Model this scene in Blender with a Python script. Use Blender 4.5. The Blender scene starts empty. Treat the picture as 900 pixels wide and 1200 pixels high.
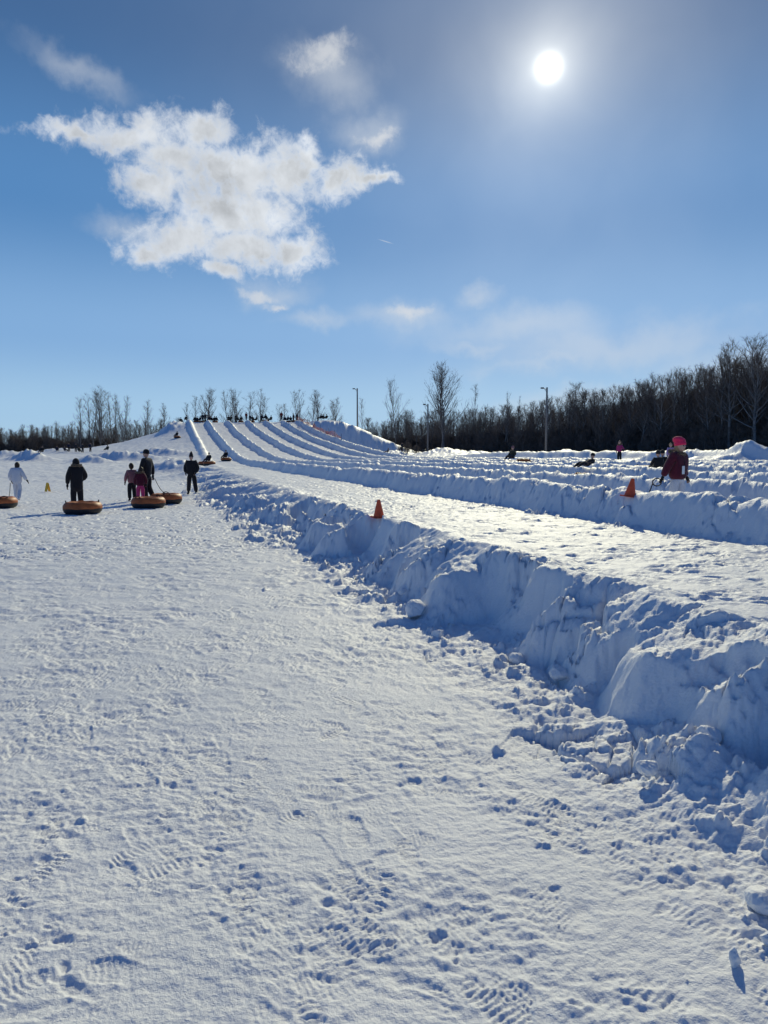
import bpy, bmesh, math, random
import numpy as np
from mathutils import Vector, Matrix

# ------------------------------------------------------------------ camera, sky, sun, exposure
SC = bpy.context.scene
COL = SC.collection
F32 = np.float32
EYE = 1.75
PITCH = math.radians(4.67)
cam = bpy.data.cameras.new('camera')
cam.sensor_fit = 'VERTICAL'; cam.sensor_height = 36.0; cam.lens = 36.0 * 832 / 1200
cam.clip_start = 0.05; cam.clip_end = 9000
cam_o = bpy.data.objects.new('camera', cam); COL.objects.link(cam_o)
cam_o.location = (0, 0, EYE)
cam_o.rotation_euler = (math.pi / 2 - PITCH, 0, 0)
SC.camera = cam_o

SUN_AZ = math.radians(12.5); SUN_EL = math.radians(26.8)
SUN_DIR = Vector((math.sin(SUN_AZ) * math.cos(SUN_EL), math.cos(SUN_AZ) * math.cos(SUN_EL), math.sin(SUN_EL)))
SC.view_settings.view_transform = 'Standard'; SC.view_settings.look = 'None'
SC.view_settings.gamma = 1.0; SC.view_settings.use_curve_mapping = False
SC.view_settings.exposure = -0.74

sun = bpy.data.lights.new('sun', 'SUN'); sun.energy = 5.0; sun.angle = math.radians(0.5); sun.color = (1.0, 0.935, 0.655)
sun_o = bpy.data.objects.new('sun', sun); COL.objects.link(sun_o)
sun_o.rotation_euler = (-SUN_DIR).to_track_quat('-Z', 'Y').to_euler(); sun_o.location = (30, 100, 80)

def px_azel(u, v):
    """direction (azimuth, elevation) seen at a photo pixel"""
    a = (u - 450) / 832; b = (600 - v) / 832
    y = math.cos(PITCH) + b * math.sin(PITCH); z = b * math.cos(PITCH) - math.sin(PITCH)
    return math.atan2(a, y), math.atan2(z, math.hypot(a, y))

class NT:
    """small helper to write node maths"""
    def __init__(s, tree): s.t = tree
    def n(s, typ, **kw):
        nd = s.t.nodes.new(typ)
        for k, v in kw.items(): setattr(nd, k, v)
        return nd
    def link(s, a, b): s.t.links.new(a, b)
    def put(s, sock, v):
        if hasattr(v, 'is_linked') or isinstance(v, bpy.types.NodeSocket): s.t.links.new(v, sock)
        else: sock.default_value = v
    def m(s, op, a, b=None, c=None, clamp=False):
        nd = s.n('ShaderNodeMath', operation=op); nd.use_clamp = clamp
        s.put(nd.inputs[0], a)
        if b is not None: s.put(nd.inputs[1], b)
        if c is not None: s.put(nd.inputs[2], c)
        return nd.outputs[0]
    def vm(s, op, a, b=None, out=0):
        nd = s.n('ShaderNodeVectorMath', operation=op)
        s.put(nd.inputs[0], a)
        if b is not None: s.put(nd.inputs[1], b)
        return nd.outputs['Value'] if out == 'v' else nd.outputs[0]
    def xyz(s, x, y, z):
        nd = s.n('ShaderNodeCombineXYZ'); s.put(nd.inputs[0], x); s.put(nd.inputs[1], y); s.put(nd.inputs[2], z); return nd.outputs[0]
    def noise(s, vec, scale, detail=4, rough=.5, dist=0.0, lac=2.0):
        nd = s.n('ShaderNodeTexNoise'); s.put(nd.inputs['Vector'], vec)
        nd.inputs['Scale'].default_value = scale; nd.inputs['Detail'].default_value = detail
        nd.inputs['Roughness'].default_value = rough; nd.inputs['Distortion'].default_value = dist
        nd.inputs['Lacunarity'].default_value = lac
        return nd.outputs['Fac']
    def mr(s, v, a, b, c=0.0, d=1.0, smooth=True):
        nd = s.n('ShaderNodeMapRange'); nd.interpolation_type = 'SMOOTHSTEP' if smooth else 'LINEAR'
        s.put(nd.inputs[0], v); nd.inputs[1].default_value = a; nd.inputs[2].default_value = b
        nd.inputs[3].default_value = c; nd.inputs[4].default_value = d
        return nd.outputs[0]
    def mix(s, f, a, b, typ='MIX'):
        nd = s.n('ShaderNodeMix', data_type='RGBA', blend_type=typ)
        s.put(nd.inputs[0], f); s.put(nd.inputs[6], a); s.put(nd.inputs[7], b); return nd.outputs[2]

W = bpy.data.worlds.new('World'); SC.world = W; W.use_nodes = True
W.node_tree.nodes.clear()
k = NT(W.node_tree)
tc = k.n('ShaderNodeTexCoord').outputs['Generated']
sky = k.n('ShaderNodeTexSky', sky_type='NISHITA')
sky.sun_disc = False; sky.sun_elevation = SUN_EL; sky.sun_rotation = SUN_AZ
sky.altitude = 250; sky.air_density = 1.0; sky.dust_density = 0.35; sky.ozone_density = 2.2
sep = k.n('ShaderNodeSeparateXYZ'); k.link(tc, sep.inputs[0])
az = k.m('ARCTAN2', sep.outputs[0], sep.outputs[1])
el = k.m('ARCSINE', sep.outputs[2])
P = k.xyz(az, el, 0.0)

SKY_STRENGTH = 0.10
sky_rgb = sky.outputs[0]

def blob_field(blobs, warp):
    """soft union of ellipses (u, v, half width, half height, turn) on the celestial sphere"""
    acc = None
    for (u, v, rx, ry, rot) in blobs:
        a0, e0 = px_azel(u, v)
        px = 1 / 832.0
        mp = k.n('ShaderNodeMapping', vector_type='TEXTURE')
        mp.inputs['Location'].default_value = (a0, e0, 0)
        mp.inputs['Rotation'].default_value = (0, 0, math.radians(rot))
        mp.inputs['Scale'].default_value = (rx * .94 * px, ry * .94 * px, 1)
        k.link(warp, mp.inputs['Vector'])
        d = k.vm('LENGTH', mp.outputs[0], out='v')
        g = k.m('SUBTRACT', 1.0, d)
        acc = g if acc is None else k.m('SMOOTH_MAX', acc, g, 0.25)
    return acc

def warped(scale, amt, detail=5):
    nd = k.n('ShaderNodeTexNoise'); k.link(P, nd.inputs['Vector'])
    nd.inputs['Scale'].default_value = scale; nd.inputs['Detail'].default_value = detail; nd.inputs['Roughness'].default_value = .6
    off = k.vm('SUBTRACT', nd.outputs['Color'], (0.5, 0.5, 0.5))
    sc_ = k.n('ShaderNodeVectorMath', operation='SCALE'); k.link(off, sc_.inputs[0]); sc_.inputs['Scale'].default_value = amt
    return k.vm('ADD', P, sc_.outputs[0])
WARP = warped(14, 0.07)

# cumulus: one big ragged cloud and its fragments
big = [(88, 158, 54, 11, 5), (150, 158, 75, 24, 8), (238, 152, 44, 20, 0), (205, 190, 58, 30, -8), (290, 205, 50, 30, -10), (180, 215, 45, 22, 0),
       (255, 208, 55, 36, 0), (335, 198, 55, 34, -12), (400, 210, 42, 24, 5), (428, 210, 34, 14, 10), (450, 208, 20, 9, 10), (358, 180, 22, 20, 0),
       (265, 245, 75, 34, -5), (215, 275, 66, 30, 12), (180, 290, 38, 16, 0), (290, 290, 66, 28, -6), (300, 250, 60, 36, 0), (345, 290, 42, 28, 0),
       (262, 318, 30, 14, -8)]
small = [(300, 342, 26, 8, 10), (320, 354, 18, 6, 0), (440, 160, 30, 11, 5), (480, 361, 36, 11, 0), (380, 66, 46, 20, 8)]
field = blob_field(big, WARP)
f2 = blob_field(small, WARP)
n1 = k.noise(P, 24, 10, .66, 0.5)
n2 = k.noise(P, 9, 6, .55, 0.2)
n3 = k.noise(P, 75, 6, .62, 0.8)
def dens(fld, lift):
    d = k.m('ADD', fld, k.m('MULTIPLY', k.m('SUBTRACT', n1, 0.5), 1.35))
    d = k.m('ADD', d, k.m('MULTIPLY', k.m('SUBTRACT', n3, 0.5), 0.85))
    return k.m('ADD', d, lift)
dB = dens(field, 0.02)
alphaB = k.mr(dB, -0.20, 0.78)
alphaS = k.m('MULTIPLY', k.mr(dens(f2, -0.14), -0.2, 0.85), 0.62)
# faint wisps: soft veils that catch the light
wisp = [(95, 85, 65, 18, -14), (390, 85, 70, 36, -10), (375, 372, 60, 14, 0), (480, 368, 90, 24, 0), (560, 404, 80, 15, -4), (560, 350, 30, 18, 0),
        (430, 155, 50, 25, 0), (320, 340, 60, 22, 0), (150, 262, 50, 16, 0), (660, 420, 140, 14, 6), (880, 430, 120, 40, 0), (600, 385, 150, 30, 0), (720, 405, 200, 34, 4), (690, 470, 160, 20, 6)]
dW = k.m('ADD', blob_field(wisp, WARP), k.m('MULTIPLY', k.m('SUBTRACT', n2, 0.5), 1.3))
alphaW = k.m('MULTIPLY', k.mr(dW, -0.25, 1.1), 0.42)
ct = blob_field([(452, 283, 12, 0.9, -15)], P)
alphaW = k.m('MAXIMUM', alphaW, k.m('MULTIPLY', k.mr(ct, 0.0, 0.8), 0.4))
# cloud light: thin rims glow, thick cores go grey, the side towards the sun is brighter
off = k.vm('ADD', P, (0.012, 0.016, 0.0))
nd_ = k.noise(off, 17, 5, .5, 0.2); ne_ = k.noise(P, 17, 5, .5, 0.2)
emb = k.m('SUBTRACT', ne_, nd_)
core = k.m('MULTIPLY', k.mr(dB, 0.25, 0.9), k.mr(k.noise(k.vm('ADD', P, (0.31, 0.17, 0.4)), 13, 5, .58, .4), .34, .68, .25, 1.0))
lum = k.m('ADD', k.m('SUBTRACT', 0.98, k.m('MULTIPLY', core, 0.38)), k.m('MULTIPLY', emb, 0.5))
lum = k.m('ADD', lum, k.m('MULTIPLY', k.m('SUBTRACT', n2, 0.5), 0.28))
lum = k.m('MINIMUM', k.m('MAXIMUM', lum, 0.34), 1.12)
CLOUD = 1.32
cosd = k.vm('DOT_PRODUCT', tc, tuple(SUN_DIR), out='v')
skyc = k.n('ShaderNodeVectorMath', operation='SCALE'); k.link(sky_rgb, skyc.inputs[0]); skyc.inputs['Scale'].default_value = SKY_STRENGTH
# clear winter air: the Nishita sky blended with the blue this cold sky has at each height
rampn = k.n('ShaderNodeValToRGB'); k.link(k.mr(el, 0.0, math.radians(60), smooth=False), rampn.inputs[0])
cr = rampn.color_ramp; cr.interpolation = 'EASE'
stops = [(0.0, (.33, .50, .65)), (.05, (.29, .47, .66)), (.147, (.18, .345, .59)), (.30, (.066, .198, .43)), (.495, (.032, .102, .25)), (1.0, (.018, .045, .15))]
cr.elements[0].position = 0; cr.elements[0].color = stops[0][1] + (1,)
cr.elements[1].position = 1; cr.elements[1].color = stops[-1][1] + (1,)
for ps, c_ in stops[1:-1]:
    e_ = cr.elements.new(ps); e_.color = c_ + (1,)
rs_ = k.n('ShaderNodeVectorMath', operation='SCALE'); k.link(rampn.outputs[0], rs_.inputs[0]); rs_.inputs['Scale'].default_value = 2.0
SKYC = k.mix(0.94, skyc.outputs[0], rs_.outputs[0])
# away from the sun the clear sky is deeper and darker
SKYC = k.mix(1.0, SKYC, k.mix(k.mr(cosd, -0.3, 0.70), (.46, .66, .90, 1), (1, 1, 1, 1)), 'MULTIPLY')
cloudc = k.n('ShaderNodeVectorMath', operation='SCALE'); cloudc.inputs[0].default_value = (0.94, 1.0, 1.08)
k.put(cloudc.inputs['Scale'], k.m('MULTIPLY', lum, CLOUD))
col = k.mix(alphaW, SKYC, (1.05, 1.12, 1.2, 1))
col = k.mix(alphaS, col, (1.15, 1.17, 1.2, 1))
col = k.mix(alphaB, col, cloudc.outputs[0])
# the sun's own disc and the bright air round it
ang = k.m('ARCCOSINE', k.m('MINIMUM', cosd, 1.0))
def falloff(rad, amp, pw):
    x_ = k.m('MULTIPLY', ang, 1 / math.radians(rad))
    if pw == 2: x_ = k.m('MULTIPLY', x_, x_)
    return k.m('MULTIPLY', k.m('EXPONENT', k.m('MULTIPLY', x_, -1.0)), amp)
glow = k.m('ADD', k.m('ADD', falloff(.62, 4.0, 2), falloff(2.1, 1.25, 1)), falloff(13.0, .42, 1))
glow = k.m('MULTIPLY', glow, k.mr(k.noise(P, 9, 3, .5, .3), .2, .8, .88, 1.12))
gl = k.n('ShaderNodeVectorMath', operation='SCALE'); gl.inputs[0].default_value = (1.0, 0.97, 0.82); k.put(gl.inputs['Scale'], glow)
final = k.vm('ADD', col, gl.outputs[0])
bg = k.n('ShaderNodeBackground'); bg.inputs['Strength'].default_value = 1.0
k.link(final, bg.inputs['Color'])
wo = k.n('ShaderNodeOutputWorld'); k.link(bg.outputs[0], wo.inputs[0])
W.cycles.sampling_method = 'MANUAL'; W.cycles.sample_map_resolution = 512

# ------------------------------------------------------------------ small tools
RNG = np.random.default_rng(7)
random.seed(7)
_perm = RNG.permutation(256).astype(np.int32); PERM = np.concatenate([_perm, _perm, _perm])
_ga = RNG.random(256) * 2 * np.pi; GX = np.cos(_ga).astype(F32); GY = np.sin(_ga).astype(F32)

def sm(a, b, x):
    t = np.clip((x - a) / (b - a), 0, 1); return t * t * (3 - 2 * t)

def pn(x, y, seed=0):
    """gradient noise, about -0.7..0.7"""
    x = np.asarray(x, F32) + F32(seed * 17.31); y = np.asarray(y, F32) + F32(seed * 9.73)
    xf = np.floor(x); yf = np.floor(y)
    xi = xf.astype(np.int32) & 255; yi = yf.astype(np.int32) & 255
    fx = x - xf; fy = y - yf
    u = fx * fx * fx * (fx * (fx * 6 - 15) + 10); v = fy * fy * fy * (fy * (fy * 6 - 15) + 10)
    xi1 = (xi + 1) & 255; yi1 = (yi + 1) & 255
    def g(ix, iy, dx, dy):
        h = PERM[PERM[ix] + iy]; return GX[h] * dx + GY[h] * dy
    a = g(xi, yi, fx, fy); b = g(xi1, yi, fx - 1, fy); c = g(xi, yi1, fx, fy - 1); d = g(xi1, yi1, fx - 1, fy - 1)
    return (a + u * (b - a)) + v * ((c + u * (d - c)) - (a + u * (b - a)))

def fbm(x, y, oct=4, gain=.5, seed=0):
    t = 0; amp = 1.0; f = 1.0
    for o in range(oct):
        t = t + amp * pn(x * f, y * f, seed + o); amp *= gain; f *= 2.03
    return t

def cell(x, y, seed=0):
    """cellular noise: distance to nearest and second nearest point, and the nearest cell's random number"""
    x = np.asarray(x, F32); y = np.asarray(y, F32)
    xf = np.floor(x); yf = np.floor(y)
    f1 = np.full(x.shape, 9, F32); f2 = f1.copy(); idv = np.zeros(x.shape, F32)
    for dx in (-1, 0, 1):
        for dy in (-1, 0, 1):
            ix = (xf + dx).astype(np.int32); iy = (yf + dy).astype(np.int32)
            h = PERM[PERM[(ix + seed * 31) & 255] + (iy & 255)]
            h2 = PERM[h + 77]
            px = ix + .5 + .42 * GX[h]; py = iy + .5 + .42 * GY[h2]
            d = np.hypot(x - px, y - py)
            nearer = d < f1
            f2 = np.where(nearer, f1, np.minimum(f2, d)); idv = np.where(nearer, h / 255.0, idv); f1 = np.where(nearer, d, f1)
    return f1, f2, idv

TH = math.atan(260 / 832); CT, ST = math.cos(TH), math.sin(TH)
def to_sw(x, y): return -x * ST + y * CT, x * CT + y * ST
def from_sw(s, w): return -s * ST + w * CT, s * CT + w * ST
def shift(s): return 1.9 * sm(20, 120, s)

CRESTS = [7.05, 10.9, 14.8, 18.4, 21.8, 24.9, 29.6]     # crest of each snow bank across the lanes
def hill_profile(s):
    t = np.clip((s - 64) / 82, 0, 1)
    return 7.3 * np.minimum(t ** 1.85, 1) * (1 - .9 * sm(156, 200, s))
def hill_steep(s, hf):
    """the bare shoulder: a crest that drops straight towards the viewer"""
    f = 7.5 * hf - np.clip(143.5 - s, 0, None) * 1.0
    f = .5 * (f + np.sqrt(f * f + .25)) - .03
    return np.where(s > 143.5, 7.5 * hf, f) * (1 - .9 * sm(156, 200, s))
FWX = np.array([-120, -70, -48, -38, -29, -20, -13, -7, -1, 3.2, 5.0, 33.5, 36, 39, 43, 47, 51, 55, 60, 90], float)
FWY = np.array([0, .02, .05, .10, .15, .24, .33, .48, .72, .90, 1, 1.0, .95, .82, .58, .36, .17, .06, 0, 0], float)
BITES = []
MOUNDS = []      # (x, y, rx, ry, turn, height)
def mound(x, y, rx, ry, h, rot=0): MOUNDS.append((x, y, rx, ry, math.radians(rot), h))

def height(x, y, fine=True):
    x = np.asarray(x, F32); y = np.asarray(y, F32)
    r = np.hypot(x, y)
    s, w = to_sw(x, y)
    far = sm(70, 110, s)
    q = w - shift(s)
    q = q + .16 * pn(s / 3.3, q / 9, 3) + .09 * pn(s / 1.1, q / 4, 4)
    hf = np.interp(w, FWX, FWY).astype(F32)
    mixr = sm(28.2, 30.2, w)
    hill = hill_profile(s) * (1 - mixr) * hf + hill_steep(s + .8 * pn(w / 2.6, s / 9, 63) + .5 * fbm(w / .9, s / 4, 3, .6, 64), hf) * mixr
    lane = .68 - .09 * sm(6.2, 2.8, s) * sm(6, 4, q) + .018 * np.clip(q - 6, 0, 40) + .35 * sm(24, 31, q) * (1 - far)
    field = .55 * sm(42, 78, s) + .9 * sm(50, 110, -w + 15) * 0 
    field = field + .5 * sm(60, 120, y) * sm(10, 40, -w)
    # the first bank: a dug edge that steps up from the trodden field to the first lane
    ragged = sm(0, 1.5, 14 - np.abs(s - 10))
    wt = 2.72 - .10 * sm(7, 11, s) - .9 * sm(10, 30, s) - .3 * sm(3.0, 1.5, s)
    wl = 3.36 - .12 * sm(6, 3.5, s) + .25 * sm(12, 30, s)
    # scallops and buttresses along the edge
    sc1 = 1 - np.abs(pn(s / 1.15, q * .35, 11)) * 2.6
    qe = q - (.22 * (sc1 - .55)) * sm(1.6, 2.6, q) * (1 - sm(3.6, 4.2, q))
    near = sm(45, 18, s)
    if fine:
        qe = qe + near * (.16 * pn(s / .62, q / .8, 12) + .07 * pn(s / .27, q / .3, 13))
    t = (qe - wt) / (wl - wt)
    steep = .14 * sm(-.35, .55, t) + .86 * sm(.36, 1.02, t)
    bulge = .60 * sm(-.22, .30, t) + .40 * np.clip((t - .24) / 1.0, 0, 1) ** .9
    mb = np.clip(sm(-.05, .16, pn(s / 1.35, s * 0 + 3.3, 15)) + np.exp(-((s - 4.5) / .6) ** 2) + np.exp(-((s - 7.9) / .75) ** 2) + .7 * np.exp(-((s - 2.6) / .4) ** 2) - np.exp(-((s - 6.2) / .5) ** 2), 0, 1)
    step = steep * (1 - mb) + bulge * mb
    lip = .05 * np.exp(-((qe - wl - .12) / .22) ** 2)
    z = field + (lane - field) * step + lip * near
    for (bs, bw, rs, rw, ro, fl, hh) in BITES:
        m_ = (np.abs(s - bs) < 2.2) & (np.abs(q - bw) < 1.6)
        if not m_.any(): continue
        ds = s[m_] - bs + .05 * pn(s[m_] / .4, q[m_] / .4, 17); dw = q[m_] - bw + .06 * pn(s[m_] / .35, q[m_] / .35, 18)
        c_, s_ = math.cos(ro), math.sin(ro)
        e = np.sqrt(((ds * c_ + dw * s_) / rs) ** 2 + ((-ds * s_ + dw * c_) / rw) ** 2)
        if fine: e = e + .16 * fbm(s[m_] / .33, q[m_] / .25, 4, .6, 19) + .10 * np.abs(pn(s[m_] / .12, q[m_] / .1, 24))
        bowl = fl + hh * np.clip(e, 0, 3) ** 3.2
        z[m_] = np.minimum(z[m_], bowl)
    # debris apron at the foot
    z = z + .05 * near * np.exp(-((q - wt + .1) / .5) ** 2) * (.4 + 1.2 * np.abs(fbm(s / .5, q / .5, 3, .55, 21)))
    # first bank as a ridge further out
    z = z + (.18 + .32 * far) * sm(40, 90, s) * np.where(q < 3.6, sm(2.85, 3.5, q), sm(4.2, 3.68, q)) * (1 - sm(147, 151, s))
    # the ridges between the lanes
    onhill = (1 - sm(147, 152, s)) * (1 - mixr * far)
    jag = 1 + (.19 * pn(s / 1.9, q / 5, 31) + .14 * pn(s / .8, q / 3, 32)) * (1 - .65 * far)
    for i, c in enumerate(CRESTS):
        if i >= 6:
            amp = np.where(far > .3, 0, 1) * (1 - sm(60, 80, s)); H = (.55 + .25 * (i == 7) + .2 * (i == 8)) * amp
            a, b = .9, 1.3
        else:
            H = .44 + (.06 * (i == 0)) + .34 * far; a = .55 + .08 * far; b = .62 - .04 * far
        cc = c + .10 * pn(s / 2.3 + 5 * i, s * 0, 40 + i)
        H = H * jag * (1 - .5 * sm(142, 147.5, s))
        dq = q - cc + far * .35 * pn(s / 4.5 + 3 * i, q / 6, 45)
        left = sm(-a, -.03, dq); right = sm(b, .05, dq)
        bank = np.where(dq < 0, left, right)
        z = z + H * bank * onhill
    z = z + hill
    # piled rough snow beyond the last lane
    rough = sm(28, 33, q) * (1 - far) * sm(100, 60, s)
    z = z + rough * (.55 * np.abs(fbm(x / 2.2, y / 2.2, 3, .5, 50)))
    for (mx, my, rx, ry, ro, h) in MOUNDS:
        dx = x - mx; dy = y - my; c_, s_ = math.cos(ro), math.sin(ro)
        e = ((dx * c_ + dy * s_) / rx) ** 2 + ((-dx * s_ + dy * c_) / ry) ** 2
        z = z + h * np.exp(-e * 1.2) * (1 + (.35 * pn(x / 1.1, y / 1.1, 66) + .25 * pn(x / .45, y / .45, 67) if fine and rx > .9 else 0))
    # gentle swell
    z = z + .05 * fbm(x / 6, y / 6, 2, .5, 60) + .25 * sm(60, 140, r) * fbm(x / 26, y / 26, 3, .5, 61) * (1 - .8 * sm(0, 4, q) * sm(30, 26, q))
    return z

def zat(x, y): return float(height(np.array([x], F32), np.array([y], F32))[0])
def hit(u, v, near=1.5, far=240):
    """where the line of sight through a photo pixel first meets the snow"""
    a = (u - 450) / 832; b = (600 - v) / 832
    yy = math.cos(PITCH) + b * math.sin(PITCH); zz = b * math.cos(PITCH) - math.sin(PITCH)
    t = np.geomspace(near, far, 1600); below = (EYE + zz * t) < height(a * t, yy * t)
    i = int(np.argmax(below)) if below.any() else len(t) - 1
    return a * t[i], yy * t[i]
def spot(u, D):
    """ground point at distance D along the bearing of a photo column"""
    x = (u - 450) / 832 * D; return x, D, zat(x, D)

def link(name, mesh, parent=None):
    o = bpy.data.objects.new(name, mesh); COL.objects.link(o)
    if parent is not None: o.parent = parent
    return o
def empty(name, loc=(0, 0, 0), rz=0.0):
    o = bpy.data.objects.new(name, None); COL.objects.link(o); o.location = loc; o.rotation_euler = (0, 0, rz)
    o.empty_display_size = .2
    return o
def tag(o, label=None, cat=None, group=None, kind=None):
    if label: o['label'] = label
    if cat: o['category'] = cat
    if group: o['group'] = group
    if kind: o['kind'] = kind
    return o

def mat(name, color, rough=.7, var=.0, scale=20.0, spec=.3, bump=0.0, sheen=0.0):
    m = bpy.data.materials.new(name); m.use_nodes = True
    t = NT(m.node_tree); b = m.node_tree.nodes['Principled BSDF']
    b.inputs['Roughness'].default_value = rough; b.inputs['Specular IOR Level'].default_value = spec
    if sheen: b.inputs['Sheen Weight'].default_value = sheen
    tcn = t.n('ShaderNodeTexCoord').outputs['Object']
    n = t.noise(tcn, scale, 5, .6)
    if var:
        lo = tuple(max(0, c * (1 - var)) for c in color) + (1,); hi = tuple(min(1, c * (1 + var)) for c in color) + (1,)
        t.link(t.mix(t.mr(n, .3, .7), lo, hi), b.inputs['Base Color'])
    else: b.inputs['Base Color'].default_value = tuple(color) + (1,)
    if bump:
        bp = t.n('ShaderNodeBump'); bp.inputs['Strength'].default_value = bump; bp.inputs['Distance'].default_value = .02
        t.link(n, bp.inputs['Height']); t.link(bp.outputs[0], b.inputs['Normal'])
    return m

# ------------------------------------------------------------------ snow
def snow_material():
    m = bpy.data.materials.new('snow'); m.use_nodes = True
    t = NT(m.node_tree); b = m.node_tree.nodes['Principled BSDF']
    g = t.n('ShaderNodeNewGeometry').outputs['Position']
    n0 = t.noise(g, .9, 5, .55); n1_ = t.noise(g, 9, 5, .6)
    c = t.mix(t.mr(n0, .35, .7), (.82, .835, .85, 1), (.88, .885, .89, 1))
    c = t.mix(t.m('MULTIPLY', t.mr(n1_, .58, .75), .25), c, (.74, .77, .80, 1))
    t.link(c, b.inputs['Base Color'])
    b.inputs['Roughness'].default_value = .55; b.inputs['Specular IOR Level'].default_value = .14
    # grain
    ga = t.noise(g, 55, 4, .62); gb = t.noise(g, 260, 2, .5)
    hgt = t.m('ADD', t.m('MULTIPLY', ga, .010), t.m('MULTIPLY', gb, .0028))
    bp = t.n('ShaderNodeBump'); bp.inputs['Strength'].default_value = .75; bp.inputs['Distance'].default_value = 1.0
    t.link(hgt, bp.inputs['Height']); t.link(bp.outputs[0], b.inputs['Normal'])
    # ice glitter: a few crystal facets are mirror smooth
    vo = t.n('ShaderNodeTexVoronoi'); vo.inputs['Scale'].default_value = 70; t.link(g, vo.inputs['Vector'])
    sp = t.n('ShaderNodeSeparateColor'); t.link(vo.outputs['Color'], sp.inputs[0])
    gl_ = t.m('MULTIPLY', t.m('GREATER_THAN', sp.outputs[0], .985), t.m('LESS_THAN', vo.outputs['Distance'], .22))
    t.link(t.m('SUBTRACT', .55, t.m('MULTIPLY', gl_, .40)), b.inputs['Roughness'])
    return m
SNOW = snow_material()

def ground_px(u, v, z=0.0):
    a = (u - 450) / 832; b = (600 - v) / 832
    yy = math.cos(PITCH) + b * math.sin(PITCH); zz = b * math.cos(PITCH) - math.sin(PITCH)
    t = (z - EYE) / zz; return a * t, yy * t
def bite(u, v, z, rs, rw, fl, hh=.7, rot=0):
    x, y = ground_px(u, v, z); s_, w_ = to_sw(x, y); BITES.append((s_, w_ - .0, rs, rw, math.radians(rot), fl, hh))
for (bs, lip_, rs, rw, fl, hh, rot) in [(6.15, 3.42, .58, .62, .10, .60, 0), (4.75, 3.02, .24, .34, .04, .55, 10), (4.15, 3.08, .26, .30, .10, .55, -8), (3.2, 3.24, .42, .46, .20, .5, 5),
                                   (7.35, 3.10, .32, .40, .06, .55, 0), (8.3, 3.12, .30, .36, .08, .55, 12), (9.6, 3.50, .55, .45, .12, .6, 0), (11.2, 3.45, .45, .40, .12, .6, 0), (12.9, 3.5, .6, .42, .12, .6, 0),
                                   (14.6, 3.5, .5, .4, .12, .6, 0), (16.6, 3.6, .8, .45, .14, .6, 0), (2.2, 3.1, .3, .36, .15, .5, 0)]:
    BITES.append((bs, lip_ - rw, rs, rw, math.radians(rot), fl, hh))
# heaps, given by where they stand
def heap(u, v, z, rx, ry, h, rot=0):
    x, y = ground_px(u, v, z); mound(x, y, rx, ry, h, rot)
heap(820, 890, .15, .36, .50, .17, 10)         # rubble heaps at the foot of the near bank
heap(900, 850, .25, .36, .42, .20, 20)
heap(742, 848, .05, .16, .22, .08, -30)
heap(905, 925, .05, .16, .13, -.20)           # a kicked hole
# far heaps by the hill foot
for (u, D, rx, ry, h, rot) in [(205, 58, 2.6, 2.2, 1.0, 0), (225, 50, 1.6, 2.5, .5, 0), (108, 78, 2.2, 1.5, .9, 0), (140, 84, 5.0, 1.7, 1.1, 8), (185, 92, 5.0, 2.0, 1.0, 0),
                               (36, 88, 2.6, 2.0, 1.25, 0), (12, 100, 4, 2.5, .9, 0), (70, 120, 5, 3, .6, 0), (203, 136, 2.2, 4, 1.6, 0), (520, 110, 5, 4, 1.3, 0), (460, 118, 5, 5, 1.2, 0), (555, 88, 4, 3, .6, 0),
                               (770, 38, 1.1, .9, .55, 0), (850, 37, 1.6, 1, .35, 0), (815, 39, 1.0, 1, .3, 0), (880, 38, 1.6, 1.2, .5, 0), (662, 75, 2, 1.5, .45, 0)]:
    mound((u - 450) / 832 * D, D, rx, ry, h, rot)

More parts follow.
